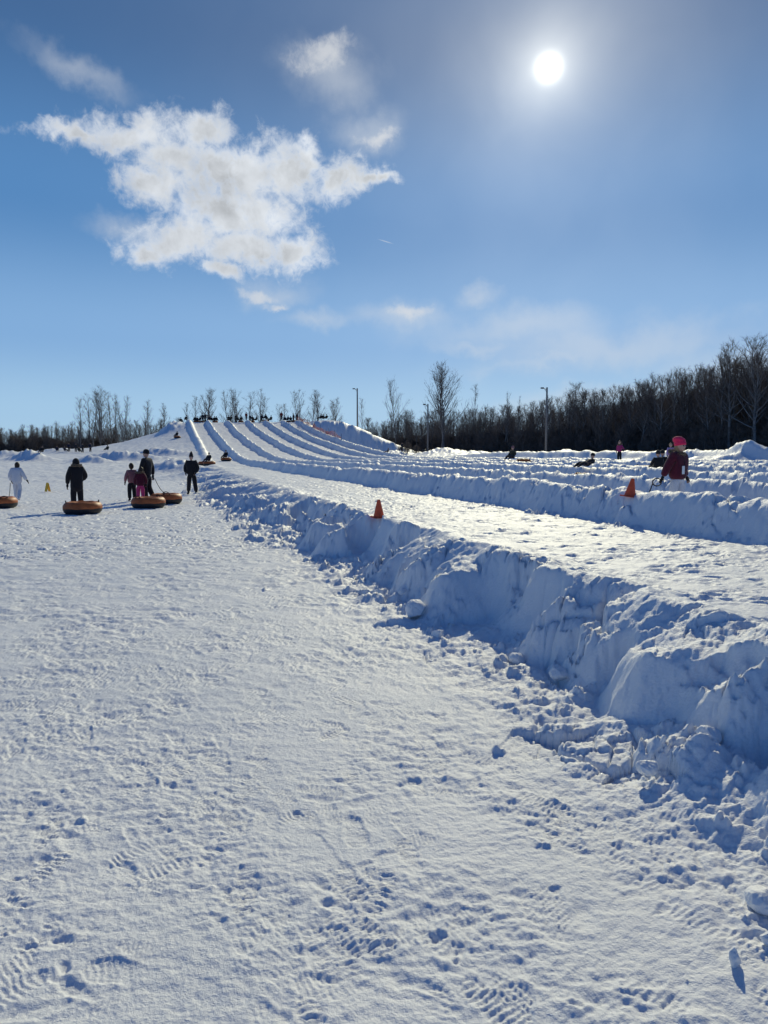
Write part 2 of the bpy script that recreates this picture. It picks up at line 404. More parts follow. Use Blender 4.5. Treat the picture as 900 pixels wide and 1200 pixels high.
class Raster:
    """height detail stamped on a regular plan grid, sampled by the terrain"""
    def __init__(s, x0, x1, y0, y1, res):
        s.x0, s.y0, s.res = x0, y0, res; s.nx = int((x1 - x0) / res); s.ny = int((y1 - y0) / res)
        s.a = np.zeros((s.ny, s.nx), F32)
    def patch(s, x, y, rad):
        i0 = int((x - rad - s.x0) / s.res); i1 = int((x + rad - s.x0) / s.res) + 1
        j0 = int((y - rad - s.y0) / s.res); j1 = int((y + rad - s.y0) / s.res) + 1
        if i0 < 0 or j0 < 0 or i1 >= s.nx or j1 >= s.ny: return None
        X, Y = np.meshgrid(s.x0 + (np.arange(i0, i1) + .5) * s.res - x, s.y0 + (np.arange(j0, j1) + .5) * s.res - y)
        return (slice(j0, j1), slice(i0, i1)), X, Y
    def boot(s, x, y, ang, L, B, depth, tread, style=0):
        p = s.patch(x, y, L * .75)
        if p is None: return
        sl, X, Y = p
        c, q = math.cos(ang), math.sin(ang)
        l = X * c + Y * q; b = -X * q + Y * c
        hw = B * (.5 + .06 * np.sin(l / L * 6.3)) * np.sqrt(np.clip(1 - (np.abs(l) / (L * .52)) ** 4, 0, 1)) + 1e-4
        d = np.abs(b) / hw
        inside = sm(1.08, .88, d) * (np.abs(l) < L * .52)
        rim = np.exp(-((d - 1.15) / .18) ** 2) * (np.abs(l) < L * .55) * .35 * depth
        if style == 0: tr = np.sin(l / .026 * 2 * np.pi + 3.0 * np.abs(b) / B)
        elif style == 1: tr = np.sin(l / .030 * 2 * np.pi) * np.sin(b / .034 * 2 * np.pi)
        else: tr = np.sin(np.hypot(l - .05, b) / .024 * 2 * np.pi)
        heel = np.exp(-((l + L * .38) / (L * .12)) ** 2) * depth * .5
        s.a[sl] = s.a[sl] * (1 - .75 * inside) - inside * (depth + heel - tread * tr) + rim
    def pit(s, x, y, rx, ry, ang, depth):
        p = s.patch(x, y, max(rx, ry) * 1.9)
        if p is None: return
        sl, X, Y = p; c, q = math.cos(ang), math.sin(ang)
        e = np.sqrt(((X * c + Y * q) / rx) ** 2 + ((-X * q + Y * c) / ry) ** 2)
        s.a[sl] += -depth * sm(1.1, .55, e) + .30 * depth * np.exp(-((e - 1.25) / .22) ** 2)
    def lump(s, x, y, rad, squash, sharp=2.0):
        p = s.patch(x, y, rad * 1.3)
        if p is None: return
        sl, X, Y = p
        ang = random.random() * 6.28; c, q = math.cos(ang), math.sin(ang); el_ = random.uniform(.65, 1.0)
        e = (np.abs((X * c + Y * q) / rad) ** sharp + np.abs((-X * q + Y * c) / (rad * el_)) ** sharp)
        s.a[sl] = np.maximum(s.a[sl], np.sqrt(np.clip(1 - e, 0, 1)) * rad * squash)
    def sample(s, x, y):
        fx = (x - s.x0) / s.res - .5; fy = (y - s.y0) / s.res - .5
        ok = (fx > 0) & (fy > 0) & (fx < s.nx - 2) & (fy < s.ny - 2)
        out = np.zeros(x.shape, F32); fx = fx[ok]; fy = fy[ok]
        i = fx.astype(np.int32); j = fy.astype(np.int32); u = fx - i; v = fy - j
        A = s.a
        out[ok] = (A[j, i] * (1 - u) + A[j, i + 1] * u) * (1 - v) + (A[j + 1, i] * (1 - u) + A[j + 1, i + 1] * u) * v
        return out

R = random.Random(11)
ra = Raster(-5.5, 8.5, .9, 15.5, .01)          # prints and scuffs
rl = Raster(-5.5, 8.5, .9, 15.5, .01)          # loose crumbs
for _ in range(2600):
    x, y = R.uniform(-5, 4), R.uniform(1, 15); ra.pit(x, y, R.uniform(.03, .15), R.uniform(.015, .06), R.uniform(0, 3.14), R.uniform(.002, .009))
for _ in range(950):                                   # walking trails
    x, y = R.uniform(-5, 2.2), R.uniform(1, 15); ang = R.gauss(1.75, .5); st = R.randrange(2); L = R.uniform(.21, .30); side = 1
    if R.random() < .4: ang += math.pi
    dp = R.uniform(.001, .006)
    for kk in range(R.randrange(2, 8)):
        px_, py_ = x - math.sin(ang) * .10 * side, y + math.cos(ang) * .10 * side
        s_, w_ = to_sw(px_, py_)
        if w_ < 2.3:
            ra.boot(px_, py_, ang + R.gauss(0, .15), L, L * .38, dp * R.uniform(.5, 1.4), R.uniform(.0025, .0065), st)
        side = -side; stepl = R.uniform(.45, .7); x += math.cos(ang) * stepl; y += math.sin(ang) * stepl; ang += R.gauss(0, .08)
for _ in range(1500):
    x, y = R.uniform(-5, 4), R.uniform(1, 15); ra.pit(x, y, R.uniform(.015, .07), R.uniform(.01, .035), R.uniform(-.6, .6), R.uniform(.003, .011))
for _ in range(0):
    x, y = R.uniform(-4.5, 2.5), R.uniform(1.5, 14); ra.pit(x, y, R.uniform(.04, .10), R.uniform(.025, .05), R.uniform(-.5, .5), R.uniform(.02, .045))
for _ in range(900):                                   # lane one, pocked by feet and tubes
    s_ = R.uniform(0, 14); w_ = R.uniform(3.5, 6.4); x, y = from_sw(s_, w_)
    ra.pit(x, y, R.uniform(.04, .15), R.uniform(.02, .07), R.uniform(-.6, .6), R.uniform(.010, .035))
for _ in range(2600):
    s_ = R.uniform(-.5, 15)
    w_ = R.gauss(2.78 if s_ < 8 else 2.62, .20) if R.random() < .82 else 2.8 - R.expovariate(1 / .40)
    x, y = from_sw(s_, w_); rr = min(.11, .008 + R.expovariate(1 / .013))
    rl.lump(x, y, rr, R.uniform(.5, 1.0), R.choice((2.0, 2.6, 3.4)))
for _ in range(500):
    s_ = R.uniform(0, 15); w_ = R.choice((6.35, 6.5)) + R.gauss(0, .12); x, y = from_sw(s_, w_); rl.lump(x, y, .012 + R.expovariate(1 / .018), .8)
rb = Raster(-30, 36, 8, 62, .03)
for _ in range(15000):
    y = R.uniform(9, 60); x = R.uniform(-.62 * y, .62 * y * .9)
    rb.pit(x, y, R.uniform(.05, .20), R.uniform(.03, .10), R.uniform(-.7, .7), R.uniform(.008, .035))
for _ in range(6500):
    s_ = R.uniform(12, 60); w_ = 2.6 + R.gauss(0, .35) - .7 * min(1, max(0, (s_ - 10) / 20))
    x, y = from_sw(s_, w_); rb.lump(x, y, min(.18, .02 + R.expovariate(1 / .035)), R.uniform(.4, .9), R.choice((2, 3)))
for c_ in CRESTS[:8]:
    for _ in range(500):
        s_ = R.uniform(6, 60); w_ = c_ + shift(s_) + R.gauss(-.1, .25); x, y = from_sw(s_, w_)
        rb.lump(x, y, min(.16, .02 + R.expovariate(1 / .03)), R.uniform(.4, .7), R.choice((2, 3)))

def build_ground():
    da = .00140
    fine_a = np.arange(-.60, .60, da)
    left = -.60 - np.cumsum(np.geomspace(da * 2, .12, 40)); left = left[left > -math.pi + .05]
    ang = np.concatenate([left[::-1], fine_a, -left])
    rr = [.35]
    while rr[-1] < 3200:
        r0 = rr[-1]
        g = .05 if r0 < 1.7 else .0033 if r0 < 4 else .0042 if r0 < 15 else .006 if r0 < 60 else .0095 if r0 < 175 else .05
        rr.append(r0 * (1 + g))
    rr = np.array(rr)
    A, Rr = np.meshgrid(ang, rr)
    X = (Rr * np.sin(A)).astype(F32); Y = (Rr * np.cos(A)).astype(F32)
    Z = height(X, Y).astype(F32)
    s, w = to_sw(X, Y); q = w - shift(s)
    near = Rr < 48
    d = np.zeros_like(Z)
    xs, ys, qs, ss = X[near], Y[near], q[near], s[near]
    # broken blocks in the dug edge and on the ridges
    onbank = sm(1.7, 2.5, qs) * sm(3.75, 3.35, qs)
    for c in CRESTS[:7]: onbank = np.maximum(onbank, .85 * sm(-.6, -.2, qs - c) * sm(.7, .2, qs - c))
    f1, f2, idv = cell(xs / .34, ys / .34, 1)
    g1, g2, gid = cell(xs / .13 + 3, ys / .13, 2)
    blocks = (idv - .5) * .16 - .05 * sm(.16, .0, f2 - f1) + (gid - .5) * .05 - .02 * sm(.14, 0, g2 - g1)
    rn = np.hypot(xs, ys)
    patchy = sm(-.05, .25, pn(xs / .9, ys / .9, 70))
    dd = onbank * patchy * blocks * (.55 + .45 * sm(25, 6, rn))
    # fine relief everywhere; patchy crust on the trodden snow
    trod = (1 - onbank) * (.58 + .85 * sm(-.22, .22, fbm(xs / 1.1, ys / 1.3, 2, .5, 97)))
    dd = dd + ((.012 + .016 * sm(3.5, 9, rn)) * fbm(xs / .35, ys / .30, 4, .6, 80) + .0085 * fbm(xs / .07, ys / .06, 3, .6, 84) * sm(12, 5, rn)) * (.75 * trod + 1.9 * onbank)
    dd = dd + .010 * trod * (np.abs(pn(xs / .10, ys / .055, 92)) - .2) * sm(-.2, .2, pn(xs / .8, ys / .6, 93)) * sm(14, 7, rn)
    dd = dd + .020 * trod * (np.abs(pn(xs / .22, ys / .16, 90)) - .2) * sm(-.1, .3, pn(xs / 1.6, ys / 1.1, 91))
    wx = .045 * pn(xs / .06, ys / .06, 101) + .02 * pn(xs / .025, ys / .025, 103); wy = .045 * pn(xs / .06, ys / .06, 105) + .02 * pn(xs / .025, ys / .025, 107)
    dd = dd + ra.sample(xs + wx * .25, ys + wy * .25) * sm(-.35, .15, pn(xs / .5, ys / .5, 109)) + rl.sample(xs + wx, ys + wy) * sm(-.25, .2, pn(xs / .7, ys / .7, 113)) * (1 + .8 * pn(xs / .03, ys / .03, 111))
    dd = dd + rb.sample(xs + wx * 2, ys + wy * 2) * sm(11, 15, rn)
    d[near] = dd
    Z = Z + d
    ff = ~near & (Rr < 175)
    hs_ = np.zeros_like(Z); hs_[ff] = .085 * fbm(X[ff] / 1.2, Y[ff] / 1.6, 4, .62, 95); Z = Z + hs_
    # vertex normals of the whole sheet, so that the pieces join without seams
    P3 = np.stack([X, Y, Z], -1)
    du = np.gradient(P3, axis=1); dv = np.gradient(P3, axis=0)
    N = np.cross(du, dv); N /= np.linalg.norm(N, axis=-1, keepdims=True) + 1e-12
    nr, nc = Z.shape
    idx = np.arange(nr * nc).reshape(nr, nc)
    quads = np.stack([idx[:-1, :-1], idx[:-1, 1:], idx[1:, 1:], idx[1:, :-1]], -1).reshape(-1, 4)
    qc = .25 * (q[:-1, :-1] + q[:-1, 1:] + q[1:, 1:] + q[1:, :-1]).ravel()
    scn = .25 * (s[:-1, :-1] + s[:-1, 1:] + s[1:, 1:] + s[1:, :-1]).ravel()
    wcn = .25 * (w[:-1, :-1] + w[:-1, 1:] + w[1:, 1:] + w[1:, :-1]).ravel()
    cls = np.zeros(len(quads), np.int32)                         # 0 field
    names = {0: 'snow_field'}
    front = (scn < 149) & (scn > -6)
    toe = 2.62 - .9 * sm(10, 30, scn) - .25
    edges = []
    cls[front & (qc > toe) & (qc <= 3.42)] = 1; names[1] = 'snow_bank'
    lo = 3.42; nid = 2
    for i, c in enumerate(CRESTS[:7]):
        a, b = c - .62, c + .68
        cls[front & (qc > lo) & (qc <= a)] = nid; names[nid] = 'tubing_lane'; nid += 1
        cls[front & (qc > a) & (qc <= b)] = nid; names[nid] = 'snow_bank'; nid += 1
        lo = b
    cls[front & (qc > lo) & (qc <= 42) & (scn < 90)] = nid; names[nid] = 'rough_snow'; nid += 1
    hillq = (cls == 0) & (scn > 76) & (scn < 215) & (wcn > -60) & (wcn < 62)
    hillq |= (cls >= nid - 3) & (cls < nid) & (scn > 90)
    cls[hillq] = nid; names[nid] = 'tubing_hill'
    V = P3.reshape(-1, 3); NN = N.reshape(-1, 3)
    for c in range(nid + 1):
        f = quads[cls == c]
        if len(f) == 0: continue
        used, inv = np.unique(f, return_inverse=True); inv = inv.reshape(-1, 4).astype(np.int32)
        me = bpy.data.meshes.new(names[c])
        me.vertices.add(len(used)); me.vertices.foreach_set('co', V[used].astype(F32).ravel())
        me.loops.add(inv.size); me.loops.foreach_set('vertex_index', inv.ravel())
        me.polygons.add(len(inv)); me.polygons.foreach_set('loop_start', np.arange(0, inv.size, 4, dtype=np.int32))
        me.update(calc_edges=True)
        me.polygons.foreach_set('use_smooth', np.ones(len(inv), bool))
        me.normals_split_custom_set_from_vertices(NN[used].astype(F32).tolist() if False else [tuple(v) for v in NN[used].tolist()])
        me.materials.append(SNOW)
        o = link(names[c], me); o['kind'] = 'structure'
    return len(quads)
NQ = build_ground()
print('ground quads', NQ)

# ------------------------------------------------------------------ bare winter trees
class Tubes:
    def __init__(s): s.v = []; s.f = []; s.nv = 0
    def add(s, pts, rad, k=3):
        pts = np.asarray(pts, float); n = len(pts)
        tg = np.gradient(pts, axis=0); tg /= np.linalg.norm(tg, axis=1, keepdims=True) + 1e-9
        ref = np.array([0.31, 0.95, 0.05]) if abs(tg[0][2]) > .8 else np.array([0.02, 0.05, 1.0])
        a = np.cross(tg, ref); a /= np.linalg.norm(a, axis=1, keepdims=True) + 1e-9
        b = np.cross(tg, a)
        th = np.arange(k) * 2 * np.pi / k
        ring = pts[:, None, :] + (a[:, None, :] * np.cos(th)[None, :, None] + b[:, None, :] * np.sin(th)[None, :, None]) * np.asarray(rad)[:, None, None]
        s.v.append(ring.reshape(-1, 3))
        i = np.arange(n - 1)[:, None] * k + s.nv; j = np.arange(k)[None, :]; j2 = (j + 1) % k
        s.f.append(np.stack([i + j, i + j2, i + k + j2, i + k + j], -1).reshape(-1, 4)); s.nv += n * k
    def mesh(s, name, m, smooth=True):
        V = np.concatenate(s.v).astype(F32); F = np.concatenate(s.f).astype(np.int32)
        me = bpy.data.meshes.new(name)
        me.vertices.add(len(V)); me.vertices.foreach_set('co', V.ravel())
        me.loops.add(F.size); me.loops.foreach_set('vertex_index', F.ravel())
        me.polygons.add(len(F)); me.polygons.foreach_set('loop_start', np.arange(0, F.size, 4, dtype=np.int32))
        me.update(calc_edges=True); me.polygons.foreach_set('use_smooth', np.full(len(F), smooth)); me.materials.append(m); return me

BARK = mat('bark', (.20, .185, .17), .9, .35, 3.0, .1)
TWIG = mat('twig', (.19, .155, .13), .9, .25, 2.0, .1)
PALE = mat('pale_bark', (.28, .265, .245), .9, .3, 2.5, .1)

def tree_meshes(seed, H, r0, t0, n1, up0, up1, lfun, n2=6, n3=4, stems=1, bark=BARK, curve=.35, tw=.013):
    rg = np.random.default_rng(seed)
    T, C = Tubes(), Tubes()
    for st in range(stems):
        base = np.array([rg.normal(0, .35), rg.normal(0, .35), -.3]) if stems > 1 else np.array([0, 0, -.3])
        Hs = H * (1 if st == 0 else rg.uniform(.75, .97))
        lean = rg.normal(0, .05, 2) + (rg.normal(0, .12, 2) if stems > 1 else 0)
        zz = np.linspace(0, 1, 9); wob = np.cumsum(rg.normal(0, .012, (9, 2)), 0) * Hs
        tp = np.stack([base[0] + lean[0] * zz * Hs + wob[:, 0] * .6, base[1] + lean[1] * zz * Hs + wob[:, 1] * .6, base[2] + zz * (Hs + .3)], 1)
        tr = r0 * (1 - zz) ** .85 + .015
        T.add(tp, tr * (1 if st == 0 else .75), 6)
        az = rg.uniform(0, 6.28)
        for i in range(n1):
            t = t0 + (1 - t0) * ((i + rg.uniform(0, 1)) / n1) ** .9
            t = min(t, .985)
            p = np.array([np.interp(t, zz, tp[:, c]) for c in range(3)]); rt = np.interp(t, zz, tr)
            az += 2.4 + rg.normal(0, .5); e = math.radians(up0 + (up1 - up0) * t + rg.normal(0, 8))
            L = H * lfun(t) * rg.uniform(.65, 1.2)
            d = np.array([math.cos(az) * math.cos(e), math.sin(az) * math.cos(e), math.sin(e)])
            pts = [p]
            for q in range(4):
                d = d + np.array([0, 0, curve * .25]) + rg.normal(0, .10, 3); d /= np.linalg.norm(d); pts.append(pts[-1] + d * L / 4)
            pts = np.array(pts); rb_ = min(rt * .6, .03 + L * .014); rr_ = np.linspace(rb_, tw * .9, 5)
            (T if rb_ > .045 else C).add(pts, rr_, 4 if rb_ > .045 else 3)
            for q in range(n2):
                tt = rg.uniform(.2, 1.0); kf = tt * 4; ki = min(3, int(kf)); pp = pts[ki] + (pts[ki + 1] - pts[ki]) * (kf - ki)
                dd = (pts[ki + 1] - pts[ki]); dd /= np.linalg.norm(dd)
                dd = dd + rg.normal(0, .50, 3) + np.array([0, 0, .22]); dd /= np.linalg.norm(dd)
                l2 = L * rg.uniform(.22, .50) * (1.1 - .35 * tt)
                mid = pp + dd * l2 * .5; d2 = dd + rg.normal(0, .18, 3) + np.array([0, 0, .15]); d2 /= np.linalg.norm(d2); end = mid + d2 * l2 * .5
                C.add([pp, mid, end], [tw * 1.5, tw * 1.15, tw * .7], 3)
                for _ in range(n3):
                    t3 = rg.uniform(.25, 1); q0 = pp + (mid - pp) * min(1, t3 * 2) + (end - mid) * max(0, t3 * 2 - 1)
                    d3 = d2 + rg.normal(0, .55, 3) + np.array([0, 0, .15]); d3 /= np.linalg.norm(d3)
                    C.add([q0, q0 + d3 * rg.uniform(.3, .9) * (.35 + .09 * H * .35)], [tw * .8, tw * .5], 3)
    return T.mesh('trunk', bark), C.mesh('crown', TWIG)

broad = lambda t: .34 * (1 - t) ** .5 + .07
slim = lambda t: .26 * (1 - t) ** .6 + .05
bush = lambda t: .45 * (1 - t) ** .4 + .12
FOREST = [tree_meshes(100 + i, 13.0, .17 + .02 * (i % 3), (.22, .30, .40)[i % 3], (34, 40, 30)[i % 3], 30, 66, broad, 7, 5, bark=PALE if i % 5 == 3 else BARK, tw=.0105) for i in range(9)]
POPLAR = [tree_meshes(140 + i, 16.0, .12, .16, 28, 48, 70, slim, 6, 4, curve=.45, tw=.0085) for i in range(4)]
BIG = [tree_meshes(160 + i, 20.0, .20, .25, 38, 46, 68, lambda t: .42 * (1 - t) ** .6 + .05, 7, 4, stems=2 if i == 0 else 1, bark=BARK, curve=.5, tw=.013) for i in range(2)]
SHRUB = [tree_meshes(180 + i, 3.4, .03, .05, 26, 40, 70, bush, 6, 4, stems=4, curve=.4, tw=.011) for i in range(3)]

def plant(kind, meshes, x, y, h, label, cat='tree', group=None, wide=1.0, href=13.0, rz=None):
    t = empty(kind, (x, y, zat(x, y) - .05), random.uniform(0, 6.28) if rz is None else rz)
    sc = h / href; t.scale = (sc * wide, sc * wide, sc)
    tag(t, label, cat, group)
    link('trunk', meshes[0], t); link('crown', meshes[1], t)
    return t

EDGE_U = [-260, -120, 0, 100, 210, 330, 420, 480, 560, 640, 760, 900, 1100, 1400]
EDGE_D = [140, 158, 172, 182, 205, 222, 210, 188, 158, 134, 113, 97, 84, 76]
TOP_U = [-260, 0, 30, 60, 100, 150, 180, 210, 400, 440, 470, 520, 560, 600, 650, 690, 740, 780, 820, 860, 900, 1100, 1400]
TOP_V = [505, 500, 498, 497, 494, 494, 492, 492, 498, 490, 484, 482, 480, 476, 468, 460, 452, 442, 434, 420, 408, 380, 340]
def edge_tree_height(u, D, back):
    v = np.interp(u, TOP_U, TOP_V); return (532 - v) / 832 * D * .93 + .6

rt = random.Random(5)
# the wood on the right: the first ranks one by one
n_ind = 0
for i in range(172):
    u = 425 + (1010 - 425) * ((i + rt.random()) / 172) ** .9
    D = np.interp(u, EDGE_U, EDGE_D) + rt.uniform(0, 9)
    x = (u - 450) / 832 * D
    h = edge_tree_height(u, D, 0) * rt.choice((.74, .84, .90, .95, .98, 1.0))
    kf = rt.randrange(9)
    plant('bare_tree', FOREST[kf], x, D, h, 'pale trunked bare tree in the dark wood beyond the snow banks' if kf % 5 == 3 else 'bare dark tree in the dense wood beyond the snow banks', 'tree', 'bare trees of the wood beyond the lanes', rt.uniform(.9, 1.15))
for i in range(46):
    u = -60 + 275 * (i + rt.random()) / 46
    D = np.interp(u, EDGE_U, EDGE_D) + rt.uniform(0, 9); x = (u - 450) / 832 * D
    h = edge_tree_height(u, D, 0) * rt.uniform(.6, 1.05)
    plant('bare_tree', rt.choice(FOREST), x, D, h, 'small bare tree in the dark row behind the gentle snowy slope', 'tree', 'small trees behind the gentle slope', rt.uniform(.8, 1.1))
# slim young trees standing above the others
for (u, v) in [(97, 470), (104, 466), (110, 463), (116, 458), (122, 460), (127, 463), (133, 464), (139, 466), (145, 468), (149, 474), (166, 472), (174, 480), (188, 482), (200, 480)]:
    D = 183 + rt.uniform(-3, 6); x = (u - 450) / 832 * D
    plant('slim_tree', rt.choice(POPLAR), x, D, (532 - v) / 832 * D + .6, 'slim bare tree in the tall clump behind the gentle snowy slope', 'tree', 'slim trees of the tall clump', rt.uniform(1.1, 1.5), 16.0)
for (u, v) in [(216, 474), (226, 466), (237, 458), (242, 456), (247, 464), (263, 466), (270, 460), (277, 459), (284, 458), (292, 462), (299, 460), (305, 468), (330, 478), (337, 476), (352, 462), (359, 460), (364, 466), (373, 462), (380, 463), (386, 468), (392, 470), (399, 474)]:
    D = 200 + rt.uniform(-6, 12); x = (u - 450) / 832 * D
    plant('slim_tree', rt.choice(POPLAR), x, D, ((532 - v) / 832 * D + .6) * .94, 'slim bare tree rising behind the crowd on the hilltop', 'tree', 'slim trees behind the hilltop', rt.uniform(1.2, 1.7), 16.0)
for (u, v, D, ms, ref, wd, lab) in [(519, 427, 165, BIG[0], 20, 1.25, 'tallest bare tree, forked and see-through, rising above the wood near the lamp pole'),
                                (465, 450, 186, BIG[1], 20, .75, 'slender bare tree standing up from the end of the wood beside the hill shoulder'),
                                (556, 453, 166, POPLAR[1], 16, .95, 'thin bare tree above the wood next to the tallest forked tree'),
                                (594, 462, 156, POPLAR[2], 16, .8, 'thin bare tree above the wood midway between two lamp poles'),
                                (605, 468, 152, POPLAR[0], 16, .6, 'short wispy bare tree poking out of the wood near the tall lamp pole'),
                                (425, 470, 200, POPLAR[3], 16, .9, 'pale wispy tree behind the lamp pole on the hilltop'),
                                (666, 457, 131, FOREST[1], 13, 1.1, 'round headed bare tree just past the tall lamp pole'),
                                (853, 414, 101, FOREST[4], 13, 1.1, 'tall fan shaped bare tree over the pink hatted child'),
                                (885, 408, 98, FOREST[0], 13, 1.15, 'broadest bare tree at the high end of the wood')]:
    x = (u - 450) / 832 * D
    plant('bare_tree', ms, x, D, ((532 - v) / 832 * D + .8) * .95, lab, 'tree', None, wd, ref)

# the depth of the wood and its brush: too many to count
def scatter(name, pts, kinds, sources, scl, rot):
    me = bpy.data.meshes.new(name); me.from_pydata(pts, [], [])
    for nm, arr in (('rot', rot), ('kindno', kinds)):
        a = me.attributes.new(nm, 'FLOAT', 'POINT'); a.data.foreach_set('value', np.array(arr, F32))
    a = me.attributes.new('scl', 'FLOAT_VECTOR', 'POINT'); a.data.foreach_set('vector', np.array(scl, F32).ravel())
    o = link(name, me); o['kind'] = 'stuff'
    g = bpy.data.node_groups.new(name, 'GeometryNodeTree')
    g.interface.new_socket('Geometry', in_out='INPUT', socket_type='NodeSocketGeometry')
    g.interface.new_socket('Geometry', in_out='OUTPUT', socket_type='NodeSocketGeometry')
    N, Lk = g.nodes, g.links
    gi, go = N.new('NodeGroupInput'), N.new('NodeGroupOutput'); jn = N.new('GeometryNodeJoinGeometry')
    def attr(nm, dt):
        a = N.new('GeometryNodeInputNamedAttribute'); a.data_type = dt; a.inputs[0].default_value = nm
        return [s for s in a.outputs if s.enabled and s.name == 'Attribute'][0]
    aS, aR, aK = attr('scl', 'FLOAT_VECTOR'), attr('rot', 'FLOAT'), attr('kindno', 'FLOAT')
    cx = N.new('ShaderNodeCombineXYZ'); Lk.new(aR, cx.inputs[2])
    for kk, src in enumerate(sources):
        cmpn = N.new('FunctionNodeCompare'); cmpn.data_type = 'FLOAT'; cmpn.operation = 'EQUAL'
        Lk.new(aK, cmpn.inputs[0]); cmpn.inputs[1].default_value = kk; cmpn.inputs['Epsilon'].default_value = .1
        for ob in src:
            oi = N.new('GeometryNodeObjectInfo'); oi.inputs['Object'].default_value = ob; oi.inputs['As Instance'].default_value = True
            ip = N.new('GeometryNodeInstanceOnPoints'); Lk.new(gi.outputs[0], ip.inputs['Points']); Lk.new(cmpn.outputs[0], ip.inputs['Selection'])
            Lk.new(oi.outputs['Geometry'], ip.inputs['Instance']); Lk.new(cx.outputs[0], ip.inputs['Rotation']); Lk.new(aS, ip.inputs['Scale'])
            Lk.new(ip.outputs[0], jn.inputs[0])
    Lk.new(jn.outputs[0], go.inputs[0])
    md = o.modifiers.new('scatter', 'NODES'); md.node_group = g
    return o
def sources_of(names_meshes):
    out = []
    for ms in names_meshes:
        hit_ = [o for o in COL.objects if o.data is not None and o.type == 'MESH' and o.data in ms]
        out.append([next(o for o in hit_ if o.data == m_) for m_ in ms])
    return out
pts, kinds, scl, rot = [], [], [], []
for i in range(1150):
    u = rt.uniform(415, 1250) if i < 900 else rt.uniform(-220, 215)
    back = rt.uniform(5, 60) if i < 900 else rt.uniform(5, 40)
    D = np.interp(u, EDGE_U, EDGE_D) + back; x = (u - 450) / 832 * D
    h = edge_tree_height(u, D, back) * (rt.uniform(.46, .80) if i < 900 else rt.uniform(.55, .95))
    pts.append((x, D, .5)); kinds.append(rt.randrange(4)); sc_ = h / 13; wd = rt.uniform(.75, 1.0); scl.append((sc_ * wd, sc_ * wd, sc_)); rot.append(rt.uniform(0, 6.28))
src = sources_of([FOREST[0], FOREST[2], FOREST[5], FOREST[7]])
zz_ = height(np.array([p[0] for p in pts], F32), np.array([p[1] for p in pts], F32))
pts = [(p[0], p[1], float(z_) - .1) for p, z_ in zip(pts, zz_)]
tag(scatter('woodland', pts, kinds, src, scl, rot), 'dark depth of the leafless wood beyond the snow', 'woodland')
# brush along the feet of the trees: three shrubs stand as things, the rest is one thicket
for i, (u, D, h) in enumerate([(478, 116, 1.5), (488, 112, 1.2), (470, 120, 1.0)]):
    x = (u - 450) / 832 * D
    plant('shrub', SHRUB[i], x, D, h, ['tallest leafless shrub on the snowy shoulder of the hill', 'lowest leafless shrub on the hill shoulder, nearest the barrels', 'small leafless shrub highest up the snowy hill shoulder'][i], 'shrub', 'shrubs on the hill shoulder', 1.5, 3.4)
pts, kinds, scl, rot = [], [], [], []
for i in range(1500):
    if i < 1050: u = rt.uniform(425, 1250)
    elif i < 1350: u = rt.uniform(-220, 215)
    else: u = rt.uniform(210, 430)
    D = np.interp(u, EDGE_U, EDGE_D) + abs(rt.gauss(0, 9)) - 1.0; x = (u - 450) / 832 * D
    h = rt.uniform(1.6, 4.6); sc_ = h / 3.4; pts.append((x, D, 0)); kinds.append(rt.randrange(3)); scl.append((sc_ * 1.25, sc_ * 1.25, sc_)); rot.append(rt.uniform(0, 6.28))
zz_ = height(np.array([p[0] for p in pts], F32), np.array([p[1] for p in pts], F32))
pts = [(p[0], p[1], float(z_) - .1) for p, z_ in zip(pts, zz_)]
tag(scatter('thicket', pts, kinds, sources_of(SHRUB), scl, rot), 'tangled dark brush along the foot of the wood', 'brush')

# ------------------------------------------------------------------ mesh helpers for things
def bm_obj(name, bm, m, parent=None, smooth=True):
    me = bpy.data.meshes.new(name); bm.normal_update(); bm.to_mesh(me); bm.free()
    if smooth: me.polygons.foreach_set('use_smooth', np.ones(len(me.polygons), bool))
    me.materials.append(m); return link(name, me, parent)
def lathe(bm, prof, n=24, M=None, close=True):
    rings = []
    for (r, z) in prof:
        rings.append([bm.verts.new((r * math.cos(a), r * math.sin(a), z)) for a in [2 * math.pi * i / n for i in range(n)]])
    for a, b in zip(rings[:-1], rings[1:]):
        for i in range(n): bm.faces.new((a[i], a[(i + 1) % n], b[(i + 1) % n], b[i]))
    if close:
        bm.faces.new(rings[0][::-1]); bm.faces.new(rings[-1])
    if M is not None: bmesh.ops.transform(bm, matrix=M, verts=[v for r_ in rings for v in r_])
def rod(bm, p0, p1, r0, r1=None, k=8):
    p0, p1 = Vector(p0), Vector(p1); d = p1 - p0; r1 = r0 if r1 is None else r1
    M = Matrix.Translation(p0) @ d.to_track_quat('Z', 'Y').to_matrix().to_4x4()
    lathe(bm, [(r0, 0), (r1, d.length)], k, M)
def box(bm, c, size, M=None, bevel=.0):
    r = bmesh.ops.create_cube(bm, size=1.0)
    bmesh.ops.scale(bm, vec=size, verts=r['verts'])
    if bevel:
        g = bmesh.ops.bevel(bm, geom=list({e for v in r['verts'] for e in v.link_edges}), offset=bevel, segments=2, affect='EDGES')
        vs = list({v for f in g['faces'] for v in f.verts} | {v for v in r['verts'] if v.is_valid})
    else: vs = r['verts']
    bmesh.ops.translate(bm, vec=c, verts=vs)
    if M is not None: bmesh.ops.transform(bm, matrix=M, verts=vs)
def strand(name, pts, r, m, parent=None, k=6):
    T = Tubes(); T.add(pts, np.full(len(pts), r), k); return link(name, T.mesh(name, m), parent)

